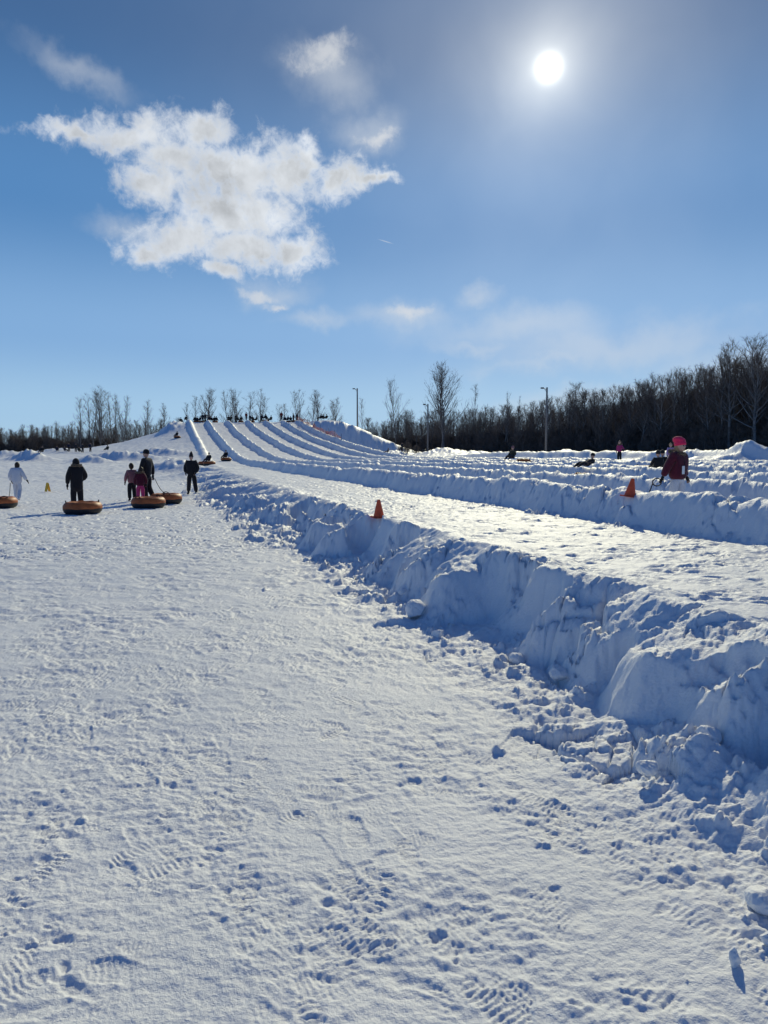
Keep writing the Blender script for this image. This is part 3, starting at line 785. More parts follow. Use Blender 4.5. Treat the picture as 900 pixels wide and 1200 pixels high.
WOODPOLE = mat('weathered_pole', (.24, .22, .20), .85, .25, 6, .2, .3)
DARKMETAL = mat('dark_metal', (.05, .05, .055), .5, .1, 10, .5)
CONE = mat('cone_orange', (.72, .10, .035), .55, .15, 14, .35)
CONEBASE = mat('cone_base', (.62, .10, .05), .7, .25, 14, .3)
YELLOW = mat('sign_yellow', (.80, .46, .02), .5, .1, 8, .4)
RUBBER = mat('tube_rubber', (.018, .018, .020), .55, .2, 12, .35, .15)
TUBEORANGE = mat('tube_cover', (.43, .115, .030), .55, .22, 5, .35, .25)
STRAP = mat('strap', (.03, .03, .035), .8, .1, 30, .2)
NET = mat('orange_net', (.58, .16, .12), .7, .15, 4, .2)
BARREL = mat('barrel', (.03, .028, .03), .6, .2, 6, .3)

# lamp poles
def lamp_pole(u, D, vtop, label, side=-1):
    x = (u - 450) / 832 * D; z = zat(x, D); h = (532 - vtop) / 832 * D + EYE - z
    t = empty('lamp_pole', (x, D, z)); tag(t, label, 'lamp pole')
    bm = bmesh.new(); lathe(bm, [(.19, -.4), (.17, h * .5), (.13, h)], 12); bm_obj('pole', bm, WOODPOLE, t)
    bm = bmesh.new(); rod(bm, (0, 0, h - .35), (side * .55, -.05, h - .15), .05); rod(bm, (0, 0, h - .85), (side * .40, -.05, h - .28), .035); bm_obj('arm', bm, DARKMETAL, t)
    a = bmesh.new(); box(a, (side * .78, -.08, h - .12), (.55, .34, .22), None, .05); bm_obj('lamp_head', a, DARKMETAL, t)
    return t
lamp_pole(639, 116, 455, 'tall weathered lamp pole in front of the dark wood')
lamp_pole(501, 150, 474, 'lamp pole by the dark barrels at the foot of the hill shoulder')
lamp_pole(419, 160, 456, 'thin lamp pole on top of the snowy hill shoulder against the sky')

# traffic cones
def cone(x, y, z, h, label, tilt=(0, 0), sink=.02):
    t = empty('traffic_cone', (x, y, z - sink), .4); t.rotation_euler = (tilt[0], tilt[1], .5); tag(t, label, 'traffic cone', 'traffic cones along the lanes')
    s_ = h / .32
    bm = bmesh.new(); lathe(bm, [(.098 * s_, .018 * s_), (.094 * s_, .03 * s_), (.080 * s_, .09 * s_), (.055 * s_, .2 * s_), (.030 * s_, .305 * s_), (.026 * s_, .32 * s_), (.018 * s_, .32 * s_), (.020 * s_, .29 * s_)], 28); bm_obj('cone_body', bm, CONE, t)
    bm = bmesh.new(); box(bm, (0, 0, .009 * s_), (.24 * s_, .24 * s_, .022 * s_), None, .006 * s_); bm_obj('base', bm, CONEBASE, t)
    return t
x, y = hit(444, 607); cone(x, y, zat(x, y), .30, 'upright orange traffic cone on the edge of the first snow lane', (.04, -.03), .035)
x, y = hit(738, 582); cone(x, y, zat(x, y), .29, 'leaning orange traffic cone on a snow ridge beside the child in the pink hat', (.05, .14), .03)

# ------------------------------------------------------------------ tow tubes, signs, nets, barrels, chunks
def snow_tube(x, y, rz, label, group='snow tubes', d=1.1, z=None, tilt=0.0):
    t = empty('snow_tube', (x, y, (zat(x, y) if z is None else z) - .01), rz); t.rotation_euler[0] = tilt
    tag(t, label, 'snow tube', group); s_ = d / 1.1
    def ring(prof, n=40, wr=.006):
        bm = bmesh.new(); rings = []
        for (r, z_) in prof:
            rings.append([bm.verts.new(((r + wr * math.sin(9 * a) * (1 if r > .45 else .3)) * s_ * math.cos(a), (r + wr * math.sin(7 * a + 1)) * s_ * math.sin(a), z_ * s_ + wr * math.sin(8 * a))) for a in [2 * math.pi * i / n for i in range(n)]])
        for a_, b_ in zip(rings[:-1], rings[1:]):
            for i in range(n): bm.faces.new((a_[i], a_[(i + 1) % n], b_[(i + 1) % n], b_[i]))
        return bm, rings
    bm, rg_ = ring([(.548, .165), (.553, .20), (.545, .25), (.51, .31), (.46, .352), (.40, .368), (.34, .358), (.28, .32), (.235, .26), (.21, .20), (.12, .17), (.02, .165)])
    bm.faces.new(rg_[-1]); cv = bm_obj('cover', bm, TUBEORANGE, t)
    bm, rg_ = ring([(.02, .012), (.25, .0), (.42, .005), (.49, .035), (.53, .085), (.547, .13), (.550, .172)])
    bm.faces.new(rg_[0][::-1]); bm_obj('underside', bm, RUBBER, t)
    for a0 in (0.2, math.pi + .2):
        pts_ = []
        for i in range(9):
            f = i / 8; a = a0 + (f - .5) * .5; rr_ = .46 * s_; pts_.append((rr_ * math.cos(a), rr_ * math.sin(a), (.35 + .055 * math.sin(f * math.pi)) * s_))
        strand('handle', pts_, .014, STRAP, t)
    return t
def ground_spot(u, v, z=0.0):
    return hit(u, v)
x, y = ground_spot(97, 602); TUBE_C = snow_tube(x, y, .3, 'orange and black snow tube at the heels of the black parka')
x, y = ground_spot(174, 595); TUBE_E = snow_tube(x, y, .9, 'orange and black snow tube behind the child in pink trousers')
x, y = ground_spot(195, 590); TUBE_F = snow_tube(x, y, 1.7, 'orange and black snow tube tied to the tall man by a strap')
x, y = ground_spot(-1, 595); TUBE_B = snow_tube(x, y, 2.2, 'orange and black snow tube towed by the person in white')

# folding yellow sign
x, y = ground_spot(56, 577)
t = empty('floor_sign', (x, y, zat(x, y)), 1.05); t.scale = (.72,) * 3; tag(t, 'yellow folding floor sign standing open on the snow', 'floor sign')
for sgn in (-1, 1):
    bm = bmesh.new(); M = Matrix.Translation((0, 0, .60)) @ Matrix.Rotation(sgn * .24, 4, 'Y')
    box(bm, (0, 0, -.29), (.018, .26, .56), M, .006); bm_obj('panel', bm, YELLOW, t, False)
bm = bmesh.new(); rod(bm, (0, -.07, .605), (0, .07, .605), .02); bm_obj('hinge', bm, YELLOW, t)

# barrels by the lamp pole
for (u, lab) in ((497, 'dark barrel a step away from the lamp pole at the hill foot'), (502.5, 'dark barrel standing right against the lamp pole at the hill foot')):
    D = 118; x = (u - 450) / 832 * D
    t = empty('barrel', (x, D, zat(x, D))); tag(t, lab, 'barrel', 'barrels at the hill foot')
    bm = bmesh.new(); lathe(bm, [(.27, 0), (.29, .02), (.29, .28), (.305, .30), (.29, .32), (.29, .60), (.305, .62), (.29, .64), (.29, .88), (.27, .9)], 20); bm_obj('drum', bm, BARREL, t)
    bm = bmesh.new(); lathe(bm, [(.30, .905), (.30, .94), (.26, .96)], 20); bm_obj('lid', bm, DARKMETAL, t)

# sagging orange net along the last ridge of the hill
t = empty('snow_fence', tuple(from_sw(145, 26.9)) + (0,)); o0 = Vector(t.location)
tag(t, 'sagging orange net fence running down the last ridge of the hill', 'fence')
NT_ = Tubes(); path = []
for i in range(61):
    s_ = 146.5 - i * .62; w_ = 24.9 + shift(s_) + .15 + .25 * math.sin(i * .35); x, y = from_sw(s_, w_); path.append(Vector((x, y, zat(x, y))))
rows = []
for j in range(7):
    rows.append([np.array(p - o0) + np.array([.05 * math.sin(i * 1.3 + j), 0, .05 + j * .13 * (.75 + .25 * math.sin(i * .5))]) for i, p in enumerate(path)])
    NT_.add(rows[-1], np.full(61, .024), 3)
for i in range(0, 61):
    NT_.add([rows[0][i], rows[3][i], rows[6][i]], [.022, .022, .022], 3)
link('net', NT_.mesh('net', NET), t)
for i in range(0, 61, 6):
    bm = bmesh.new(); p = path[i] - o0; rod(bm, p - Vector((0, 0, .3)), p + Vector((0, 0, 1.15)), .03, .025); bm_obj('post', bm, DARKMETAL, t)

# loose chunks big enough to pick up
def chunk(u, v, size, label, z=0.0, stretch=(1, 1, .8), seed=0, sink=.3):
    x, y = ground_spot(u, v, z)
    bm = bmesh.new(); bmesh.ops.create_icosphere(bm, subdivisions=5, radius=1.0)
    V = np.array([v_.co[:] for v_ in bm.verts], F32); sd = seed * 7.7
    rg = np.random.default_rng(seed + 50)
    # cut flat faces, then roughen
    r_ = np.ones(len(V), F32)
    for _ in range(9):
        n = rg.normal(0, 1, 3); n /= np.linalg.norm(n); c_ = rg.uniform(.62, .92); d_ = V @ n; r_ = np.minimum(r_, np.where(d_ > .05, c_ / np.maximum(d_, .05), 9))
    r_ = r_ * (1 + .10 * pn(V[:, 0] * 2.2 + sd, V[:, 1] * 2.2 + V[:, 2] * 1.7) + .06 * pn(V[:, 0] * 6 + sd, V[:, 1] * 5 + V[:, 2] * 6) + .03 * pn(V[:, 0] * 15 + sd, V[:, 1] * 14 + V[:, 2] * 15))
    for v_, k_ in zip(bm.verts, r_): v_.co = Vector((v_.co.x * k_ * size * stretch[0], v_.co.y * k_ * size * stretch[1], v_.co.z * k_ * size * stretch[2]))
    o = bm_obj('snow_chunk', bm, SNOW); o.location = (x, y, zat(x, y) + size * stretch[2] * (1 - sink) * .8); o.rotation_euler = (0, 0, rg.uniform(0, 6.28))
    tag(o, label, 'snow chunk', 'loose chunks of snow')
chunk(487, 722, .125, 'largest pale snow chunk fallen at the foot of the dug bank', seed=1, stretch=(1.15, .9, .85), sink=.25)
chunk(514, 748, .07, 'small snow block lying next to the largest fallen chunk', seed=2)
chunk(472, 698, .07, 'snow lump against the bank just past the largest fallen chunk', seed=3)
chunk(861, 1132, .024, 'small upright peg of snow standing alone on the trodden field', seed=4, stretch=(.9, .9, 1.7), sink=.35)
chunk(893, 1062, .06, 'rounded snow lump by the edge of the rubble near the upright peg', seed=5, stretch=(1.2, 1, .7))
chunk(606, 776, .075, 'squat snow block in front of the hollow in the bank', seed=6, stretch=(1.1, .9, .7))
chunk(655, 796, .07, 'rough snow block lying on the rubble under the spur of the bank', seed=7)
chunk(758, 905, .055, 'crusty snow lump low on the rubble heap', seed=8)
chunk(830, 868, .065, 'snow lump perched on top of the rubble heap', seed=9)
chunk(905, 1106, .04, 'little snow lump at the border of the field beyond the upright peg', seed=10)
chunk(430, 662, .06, 'small snow lump at the foot of the bank below the upright cone', seed=11)

# ------------------------------------------------------------------ people
SKIN = mat('skin', (.52, .32, .24), .55, .05, 30, .35)
def cloth(name, c, var=.18): return mat('cloth_' + name, c, .85, var, 40, .15, .25, .2)
BLACK = cloth('black', (.016, .016, .019)); CHAR = cloth('charcoal', (.030, .031, .037)); MAROON = cloth('maroon', (.085, .012, .026))
WHITE = cloth('white', (.62, .63, .68), .08); PINK = cloth('pink', (.60, .055, .17)); HOT = cloth('hot_pink', (.80, .03, .11)); LILAC = cloth('lilac', (.36, .25, .48))
BROWNP = cloth('dusty_pink', (.30, .13, .14)); NAVY = cloth('navy', (.018, .022, .045)); MAGENTA = cloth('magenta', (.34, .03, .14)); REDD = cloth('dark_red', (.16, .015, .02)); OLIVE = cloth('olive', (.05, .048, .03))
FUR = mat('fur', (.34, .26, .19), .95, .4, 60, .05, .8); HAIR = mat('hair', (.035, .022, .015), .6, .3, 80, .3, .4); BLOND = mat('fair_hair', (.38, .24, .12), .6, .3, 80, .3, .4)
PAPER = mat('paper', (.80, .80, .80), .6); EYEM = mat('eye', (.02, .015, .012), .2); LIP = mat('lips', (.38, .12, .10), .5)

def skin_mesh(name, nodes, edges, root, sub, m, parent):
    """nodes: list of ((x,y,z), radius or (rx,ry))"""
    me = bpy.data.meshes.new(name); me.from_pydata([n[0] for n in nodes], edges, [])
    o = bpy.data.objects.new('tmp', me); COL.objects.link(o)
    o.modifiers.new('skin', 'SKIN'); ss = o.modifiers.new('sub', 'SUBSURF'); ss.levels = sub; ss.render_levels = sub
    for i, n in enumerate(nodes):
        d = me.skin_vertices[0].data[i]; r = n[1]; d.radius = (r, r) if not isinstance(r, tuple) else r
        d.use_root = (i == root)
    dg = bpy.context.evaluated_depsgraph_get()
    out = bpy.data.meshes.new_from_object(o.evaluated_get(dg)); out.name = name
    bpy.data.objects.remove(o); bpy.data.meshes.remove(me)
    out.materials.clear(); out.materials.append(m)
    out.polygons.foreach_set('use_smooth', np.ones(len(out.polygons), bool))
    return link(name, out, parent)

STAND = dict(pel=(0, 0, .93), wai=(0, .0, 1.08), che=(0, .0, 1.28), nec=(0, -.01, 1.46), hea=(0, .02, 1.60),
             shL=(-.18, -.01, 1.40), elL=(-.24, -.03, 1.13), wrL=(-.25, .04, .90), shR=(.18, -.01, 1.40), elR=(.24, -.03, 1.13), wrR=(.25, .04, .90),
             hiL=(-.09, 0, .90), knL=(-.11, .02, .50), anL=(-.12, -.02, .09), hiR=(.09, 0, .90), knR=(.11, .02, .50), anR=(.12, -.02, .09))
def pose(**kw): d = dict(STAND); d.update(kw); return d
SIT = pose(pel=(0, -.10, .42), wai=(0, -.14, .55), che=(0, -.20, .75), nec=(0, -.22, .93), hea=(0, -.18, 1.07), shL=(-.18, -.21, .87), shR=(.18, -.21, .87),
           elL=(-.27, -.12, .64), elR=(.27, -.12, .64), wrL=(-.24, .10, .52), wrR=(.24, .10, .52), hiL=(-.09, -.08, .42), hiR=(.09, -.08, .42),
           knL=(-.14, .34, .52), knR=(.14, .34, .52), anL=(-.15, .66, .30), anR=(.15, .66, .30))
LIE = pose(pel=(0, 0, .34), wai=(0, -.14, .40), che=(0, -.33, .50), nec=(0, -.46, .62), hea=(0, -.50, .76), shL=(-.18, -.40, .58), shR=(.18, -.40, .58),
           elL=(-.30, -.22, .46), elR=(.30, -.22, .46), wrL=(-.26, .02, .44), wrR=(.26, .02, .44), hiL=(-.09, .03, .34), hiR=(.09, .03, .34),
           knL=(-.12, .42, .44), knR=(.12, .42, .44), anL=(-.14, .80, .28), anR=(.14, .80, .28))

def person(x, y, rz, height_m, label, P=STAND, jacket=BLACK, trousers=BLACK, boots=BLACK, gloves=BLACK, hat=None, hair=None, hood=None, fur=None, kid=0.0, bulk=1.0,
           group=None, z=None, long_coat=0.0, hat_style='beanie', face=False, long_hair=False, scarf=None, sub=2, hat_peak=0.0):
    t = empty('person', (x, y, zat(x, y) if z is None else z), rz); tag(t, label, 'person', group)
    s_ = height_m / 1.72; t.scale = (s_, s_, s_)
    J = {k_: Vector(v_) for k_, v_ in P.items()}; B = bulk * 1.12; LB = 1.22
    hs = 1 + .30 * kid                                       # children have larger heads
    J['hea'] = J['nec'] + (J['hea'] - J['nec']) * (1 + .42 * kid)
    L = lambda a, b, f: J[a].lerp(J[b], f)
    # --- the body: one continuous figure, hands with palm, four fingers and thumb
    nd, ed = [], []
    def N(p, r): nd.append((tuple(p), r)); return len(nd) - 1
    def E(a, b): ed.append((a, b))
    pel = N(J['pel'], (.125, .10)); wai = N(J['wai'], (.115, .09)); che = N(J['che'], (.14, .10)); nb = N(J['nec'], .055); hd = N(J['nec'].lerp(J['hea'], .5), .055)
    E(pel, wai); E(wai, che); E(che, nb); E(nb, hd)
    for S_ in 'LR':
        sg = -1 if S_ == 'L' else 1
        sh = N(J['sh' + S_], .058); el_ = N(J['el' + S_], .042); wr = N(J['wr' + S_], .028); E(che, sh); E(sh, el_); E(el_, wr)
        d = (J['wr' + S_] - J['el' + S_]).normalized(); side = Vector((0, 1, 0)) - d * d.y; side = side.normalized() if side.length > .1 else Vector((0, 0, 1))
        nrm = d.cross(side).normalized() * sg
        pm = N(J['wr' + S_] + d * .06, (.034, .020)); E(wr, pm)
        for f, off in enumerate((-.030, -.010, .010, .029)):
            a = N(J['wr' + S_] + d * .105 + side * off, .0095); ln = (.060, .074, .070, .052)[f]
            b = N(J['wr' + S_] + d * (.105 + ln * .55) + side * off * 1.05 - nrm * .012, .0085); c = N(J['wr' + S_] + d * (.105 + ln * .85) + side * off - nrm * .034, .007)
            E(pm, a); E(a, b); E(b, c)
        th = N(J['wr' + S_] + d * .045 + side * .042 - nrm * .010, .011); t2 = N(J['wr' + S_] + d * .085 + side * .058 - nrm * .022, .009); E(pm, th); E(th, t2)
        hi = N(J['hi' + S_], .085); kn = N(J['kn' + S_], .055); an = N(J['an' + S_], .038); E(pel, hi); E(hi, kn); E(kn, an)
        fd = Vector((0, 1, 0)) if P is STAND or abs(J['an' + S_].z - .09) < .25 else Vector((0, .3, .95))
        he = N(J['an' + S_] - fd * .02 + Vector((0, 0, -.05)), .034); to = N(J['an' + S_] + fd * .15 + Vector((0, 0, -.055)), .028); E(an, he); E(he, to)
    body = skin_mesh('body', nd, ed, pel, 1, SKIN, t)
    # head with a face, grown into the same mesh
    bm = bmesh.new(); bm.from_mesh(body.data)
    r = bmesh.ops.create_icosphere(bm, subdivisions=4, radius=1.0)
    for v in r['verts']:
        c = v.co.copy(); X, Y, Z = c
        px, py, pz = X * .078, Y * .098, Z * .118
        if Z < -.2: px *= 1 - .28 * (-.2 - Z); py *= 1 - .10 * (-.2 - Z)
        if Y > .3:
            nose = math.exp(-(X / .14) ** 2 - ((Z + .08) / .20) ** 2); py += .022 * nose
            py -= .010 * (math.exp(-((X - .36) / .16) ** 2 - ((Z - .10) / .12) ** 2) + math.exp(-((X + .36) / .16) ** 2 - ((Z - .10) / .12) ** 2))
            py += .008 * math.exp(-(X / .25) ** 2 - ((Z + .42) / .09) ** 2) - .006 * math.exp(-(X / .3) ** 2 - ((Z + .53) / .05) ** 2) + .010 * math.exp(-(X / .25) ** 2 - ((Z + .80) / .14) ** 2)
        if abs(X) > .85: px += math.copysign(.012 * math.exp(-((Y + .05) / .18) ** 2 - (Z / .25) ** 2), X)
        v.co = Vector((px, py, pz)) * hs + J['hea']
    bm.to_mesh(body.data); bm.free(); body.data.polygons.foreach_set('use_smooth', np.ones(len(body.data.polygons), bool))
    H0 = J['hea']
    if face:
        for sg in (-1, 1):
            bm = bmesh.new(); bmesh.ops.create_uvsphere(bm, u_segments=10, v_segments=8, radius=.011 * hs); bmesh.ops.translate(bm, verts=bm.verts, vec=H0 + Vector((sg * .028, .083, .012)) * hs); bm_obj('eye', bm, EYEM, t)
        bm = bmesh.new(); bmesh.ops.create_uvsphere(bm, u_segments=12, v_segments=8, radius=1); bmesh.ops.transform(bm, matrix=Matrix.Translation(H0 + Vector((0, .088, -.052)) * hs) @ Matrix.Diagonal((.022 * hs, .008, .007 * hs, 1)), verts=bm.verts); bm_obj('mouth', bm, LIP, t)
    # --- jacket
    nd, ed = [], []
    hip = J['pel'].lerp(J['wai'], -.1 - max(long_coat, .75))
    a = N(hip, (.175 * B, .135 * B)); b = N(J['wai'], (.165 * B, .13 * B)); c = N(J['che'], (.185 * B, .14 * B)); n_ = N(J['nec'] - Vector((0, 0, .02)), (.085, .08)); E(a, b); E(b, c); E(c, n_)
    for S_ in 'LR':
        sh = N(J['sh' + S_], .085 * B); m1 = N(L('sh' + S_, 'el' + S_, .55), .074 * B); el_ = N(J['el' + S_], .066 * B); m2 = N(L('el' + S_, 'wr' + S_, .5), .060 * B); wr = N(L('el' + S_, 'wr' + S_, .97), .048 * B)
        E(c, sh); E(sh, m1); E(m1, el_); E(el_, m2); E(m2, wr)
    skin_mesh('jacket', nd, ed, a, sub, jacket, t)
    # --- trousers
    nd, ed = [], []; a = N(J['pel'] + (J['wai'] - J['pel']) * .2, (.155, .12)); a2 = N(J['pel'], (.155, .12)); E(a, a2)
    for S_ in 'LR':
        hi = N(J['hi' + S_] + (J['kn' + S_] - J['hi' + S_]) * .12, .108 * LB); kn = N(J['kn' + S_], .080 * LB); an = N(L('kn' + S_, 'an' + S_, .92), .074 * LB); E(a2, hi); E(hi, kn); E(kn, an)
    skin_mesh('trousers', nd, ed, a, sub, trousers, t)
    # --- boots and gloves
    for S_ in 'LR':
        fd = Vector((0, 1, 0)) if abs(J['an' + S_].z - .09) < .25 else Vector((0, .3, .95))
        up = (J['kn' + S_] - J['an' + S_]).normalized()
        nd, ed = [], []; a = N(J['an' + S_] + up * .12, .062); b = N(J['an' + S_] - fd * .01, .060); c = N(J['an' + S_] + fd * .02 - Vector((0, 0, .035)), .055); d_ = N(J['an' + S_] + fd * .16 - Vector((0, 0, .04)), .046); E(a, b); E(b, c); E(c, d_)
        skin_mesh('boot', nd, ed, a, 1, boots, t)
        d = (J['wr' + S_] - J['el' + S_]).normalized(); side = Vector((0, 1, 0)) - d * d.y; side = side.normalized() if side.length > .1 else Vector((0, 0, 1))
        nd, ed = [], []; w0 = N(J['wr' + S_] - d * .03, .042); pm = N(J['wr' + S_] + d * .055, (.046, .034)); E(w0, pm)
        for off in (-.030, -.010, .010, .029):
            q0 = N(J['wr' + S_] + d * .105 + side * off, .0135); q1 = N(J['wr' + S_] + d * .165 + side * off, .011); E(pm, q0); E(q0, q1)
        tq = N(J['wr' + S_] + d * .07 + side * .062, .015); E(pm, tq)
        skin_mesh('glove', nd, ed, w0, 1, gloves, t)
    # --- head gear
    if hat:
        bm = bmesh.new(); zc = .02
        prof = [(.098, zc), (.104, zc + .012), (.104, zc + .045), (.098, zc + .052), (.100, zc + .075), (.086, zc + .115), (.055, zc + .145 + hat_peak * .5), (.018, zc + .155 + hat_peak)]
        if hat_style == 'floppy': prof = [(.098, zc - .01), (.106, zc), (.107, zc + .045), (.100, zc + .055), (.108, zc + .085), (.105, zc + .12), (.080, zc + .155), (.045, zc + .172), (.015, zc + .178)]
        lathe(bm, [(r_ * hs, z_ * hs) for r_, z_ in prof], 24)
        for v in bm.verts:
            a_ = math.atan2(v.co.y, v.co.x); v.co.x *= .90; v.co.y *= 1.10
            v.co *= 1 + .02 * math.sin(a_ * 12)
            if hat_style == 'floppy' and v.co.z > .09 * hs: v.co.y -= (v.co.z - .09 * hs) * .35; v.co.x += .25 * (v.co.z - .09 * hs)
        bmesh.ops.transform(bm, matrix=Matrix.Translation(H0 + Vector((0, -.008, 0))) @ Matrix.Rotation(.16, 4, 'X'), verts=bm.verts); bm_obj('hat', bm, hat, t)
        if hat_style == 'cap':
            bm = bmesh.new(); box(bm, (0, .135 * hs, .035 * hs), (.13 * hs, .10 * hs, .014), None, .005); bmesh.ops.translate(bm, verts=bm.verts, vec=H0); bm_obj('cap_peak', bm, hat, t)
    if hair:
        bm = bmesh.new(); bmesh.ops.create_icosphere(bm, subdivisions=3, radius=1.0)
        for v in bm.verts:
            X, Y, Z = v.co; yy = Y * .112 - .018; zz2 = Z * .130 + .012
            if Y > .15 and Z < .55: yy = min(yy, .02 - .04 * (0.55 - Z) )
            if long_hair and Z < 0: zz2 -= .14 * (-Z) ; yy -= .02 * (-Z)
            k2 = 1 + .05 * math.sin(X * 14 + Z * 9)
            v.co = Vector((X * .094 * k2, yy, zz2)) * hs + H0
        bm_obj('hair', bm, hair, t)
    if hood:
        bm = bmesh.new(); bmesh.ops.create_icosphere(bm, subdivisions=3, radius=1.0)
        for v in bm.verts:
            X, Y, Z = v.co; yy = Y * .125 - .02; xx = X * .112; zz2 = Z * .145 + .01 + hat_peak * max(0, Z) ** 3
            if Y > .45: yy = .035; xx *= .8; zz2 *= .9
            v.co = Vector((xx, yy, zz2)) * hs + H0
        bm_obj('hood', bm, hood, t)
    if fur:
        T = Tubes(); rg = np.random.default_rng(int(abs(x * 100)) + 3)
        c0 = np.array(J['nec'] + Vector((0, -.01, .0)))
        for i in range(520):
            a_ = rg.uniform(0, 6.283); rr_ = .115 * hs
            p_ = c0 + np.array([math.cos(a_) * rr_ * 1.15, math.sin(a_) * rr_ * .95 - .02, rg.normal(0, .016) + (.05 if math.sin(a_) < 0 else -.02)])
            d_ = np.array([math.cos(a_), math.sin(a_), .5]) + rg.normal(0, .6, 3); d_ /= np.linalg.norm(d_)
            T.add([p_, p_ + d_ * .055 * hs], [.011 * hs, .003], 3)
        link('fur_trim', T.mesh('fur_trim', fur), t)
    return t

# the child in the pink hat, second lane, hauling her tube by its strap
KX, KY = spot(794, 12.1)[:2]
hz = zat(KX, KY)
PK = pose(elL=(-.26, -.06, 1.14), wrL=(-.27, .05, .90), elR=(.27, -.10, 1.14), wrR=(.36, -.16, .90), anL=(-.12, .12, .09), anR=(.12, -.16, .12), knR=(.11, -.03, .50), hea=(0, .035, 1.60))
G = person(KX, KY, math.radians(-148), 1.19, 'child in a bright pink knitted hat and maroon coat pulling a strap', PK, MAROON, WHITE, BLACK, BLACK, HOT, None, None, FUR, kid=.85, bulk=1.42, face=True, hat_style='floppy', long_coat=.9, z=hz, sub=2)
bm = bmesh.new(); bmesh.ops.create_icosphere(bm, subdivisions=3, radius=1.0)
for v in bm.verts:                                          # fair hair under the hat
    X, Y, Z = v.co; yy = Y * .10 - .016
    if Y > .1 and Z < .55: yy = min(yy, .015)
    v.co = Vector((X * .095, yy, Z * .118 - .015 - (.05 * -Z if Z < 0 else 0))) * 1.25 + Vector((0, .037, 1.622))
bm_obj('hair', bm, BLOND, G)
jm = next(c for c in G.children if c.name.startswith('jacket')).data
JV = np.empty(len(jm.vertices) * 3, F32); jm.vertices.foreach_get('co', JV); JV = JV.reshape(-1, 3)
def front(xq, zq):
    m_ = np.hypot(JV[:, 0] - xq, (JV[:, 2] - zq) * .8) < .07; return float(JV[m_, 1].max())
bm = bmesh.new(); box(bm, (.06, (front(.06, 1.0) + front(.06, 1.16)) / 2 + .008, 1.07), (.10, .006, .20), None, .002); bm_obj('lift_ticket', bm, PAPER, G, False)
strand('zip', [(0, front(0, z_) + .002, z_) for z_ in np.linspace(.86, 1.38, 10)], .006, STRAP, G)
# strap from her trailing hand to the tube behind the ridge
M = Matrix.Translation((KX, KY, hz)) @ Matrix.Rotation(math.radians(-148), 4, 'Z') @ Matrix.Diagonal((1.19 / 1.72,) * 3 + (1,))
hand = M @ Vector((.40, -.19, .80))
bx_, by_ = spot(730, 13.2)[:2]
TUBE_G = snow_tube(bx_, by_, .4, 'snow tube lying in the lane behind the ridge, pulled by the pink hatted child', d=.85, z=zat(bx_, by_) - .05)
loop = []
dirv = (Vector((bx_ + .38, by_ - .10, zat(bx_, by_) + .16)) - hand)
for i in range(17):
    a = i / 16 * 2 * math.pi; loop.append(tuple(hand + Vector((-.06 + .075 * math.cos(a), 0, -.02 + .065 * math.sin(a)))))
sp_ = [tuple(hand + Vector((-.13, 0, -.035)) + (dirv - Vector((-.13, 0, -.035))) * f - Vector((0, 0, .03 * math.sin(f * math.pi)))) for f in np.linspace(0, 1, 12)]
t = empty('tow_strap', hand); tag(t, 'black tow strap with a loop handle in the pink hatted child\'s hand', 'strap', None)
st1 = strand('loop', [tuple(Vector(p) - hand) for p in loop], .010, STRAP, t); st2 = strand('webbing', [tuple(Vector(p) - hand) for p in sp_], .010, STRAP, t)

def face_px(x, y, deg):
    """heading that shows the camera the given side: 0 = back to camera, 180 = facing it"""
    return math.radians(deg) - math.atan2(x, y)

# the group on the trodden field
x, y = ground_spot(91, 599); person(x, y, face_px(x, y, 12), 1.62, 'person in a long black parka with fur trimmed hood standing behind a tube', pose(elR=(.30, .04, 1.15), wrR=(.24, .22, 1.02), elL=(-.27, -.03, 1.13), wrL=(-.28, .03, .88)), BLACK, BLACK, BLACK, BLACK, None, HAIR, BLACK, FUR, bulk=1.15, long_coat=2.0)
x, y = ground_spot(21, 588); person(x, y, face_px(x, y, -14), 1.42, 'person all in white with dark hair walking away with a tube', pose(elL=(-.27, -.06, 1.13), wrL=(-.24, .08, .92), elR=(.30, -.06, 1.15), wrR=(.40, .0, .95), anL=(-.10, .20, .10), knL=(-.10, .15, .50), anR=(.10, -.22, .15), knR=(.10, .04, .50), hea=(.02, .05, 1.585)), WHITE, WHITE, WHITE, BLACK, None, HAIR, None, None, kid=.35, bulk=1.32, long_coat=1.1, long_hair=True)
x, y = ground_spot(173, 588); person(x, y, face_px(x, y, 55), 1.86, 'tall man in black with a cap, head turned, beside two children', pose(elL=(-.27, .03, 1.13), wrL=(-.24, .16, .93), elR=(.26, -.05, 1.12), wrR=(.30, -.03, .88), anR=(.14, -.16, .09)), BLACK, BLACK, BLACK, BLACK, BLACK, None, None, None, bulk=1.0, hat_style='cap')
x, y = ground_spot(165, 590); person(x, y, face_px(x, y, -10), 1.25, 'child in a dark maroon coat and bright pink trousers behind a tube', pose(elR=(.27, .02, 1.14), wrR=(.26, .14, .94), hea=(.03, .06, 1.58)), MAROON, PINK, BLACK, BLACK, None, HAIR, None, FUR, kid=.8, bulk=1.22, long_coat=.5)
x, y = ground_spot(155, 587.5); person(x, y, face_px(x, y, 20), 1.34, 'child in dark clothes with a dusty pink jacket panel next to the tall man', pose(elL=(-.28, -.02, 1.14), wrL=(-.29, .05, .92)), BROWNP, BLACK, BLACK, BLACK, None, HAIR, None, None, kid=.7, bulk=1.1)
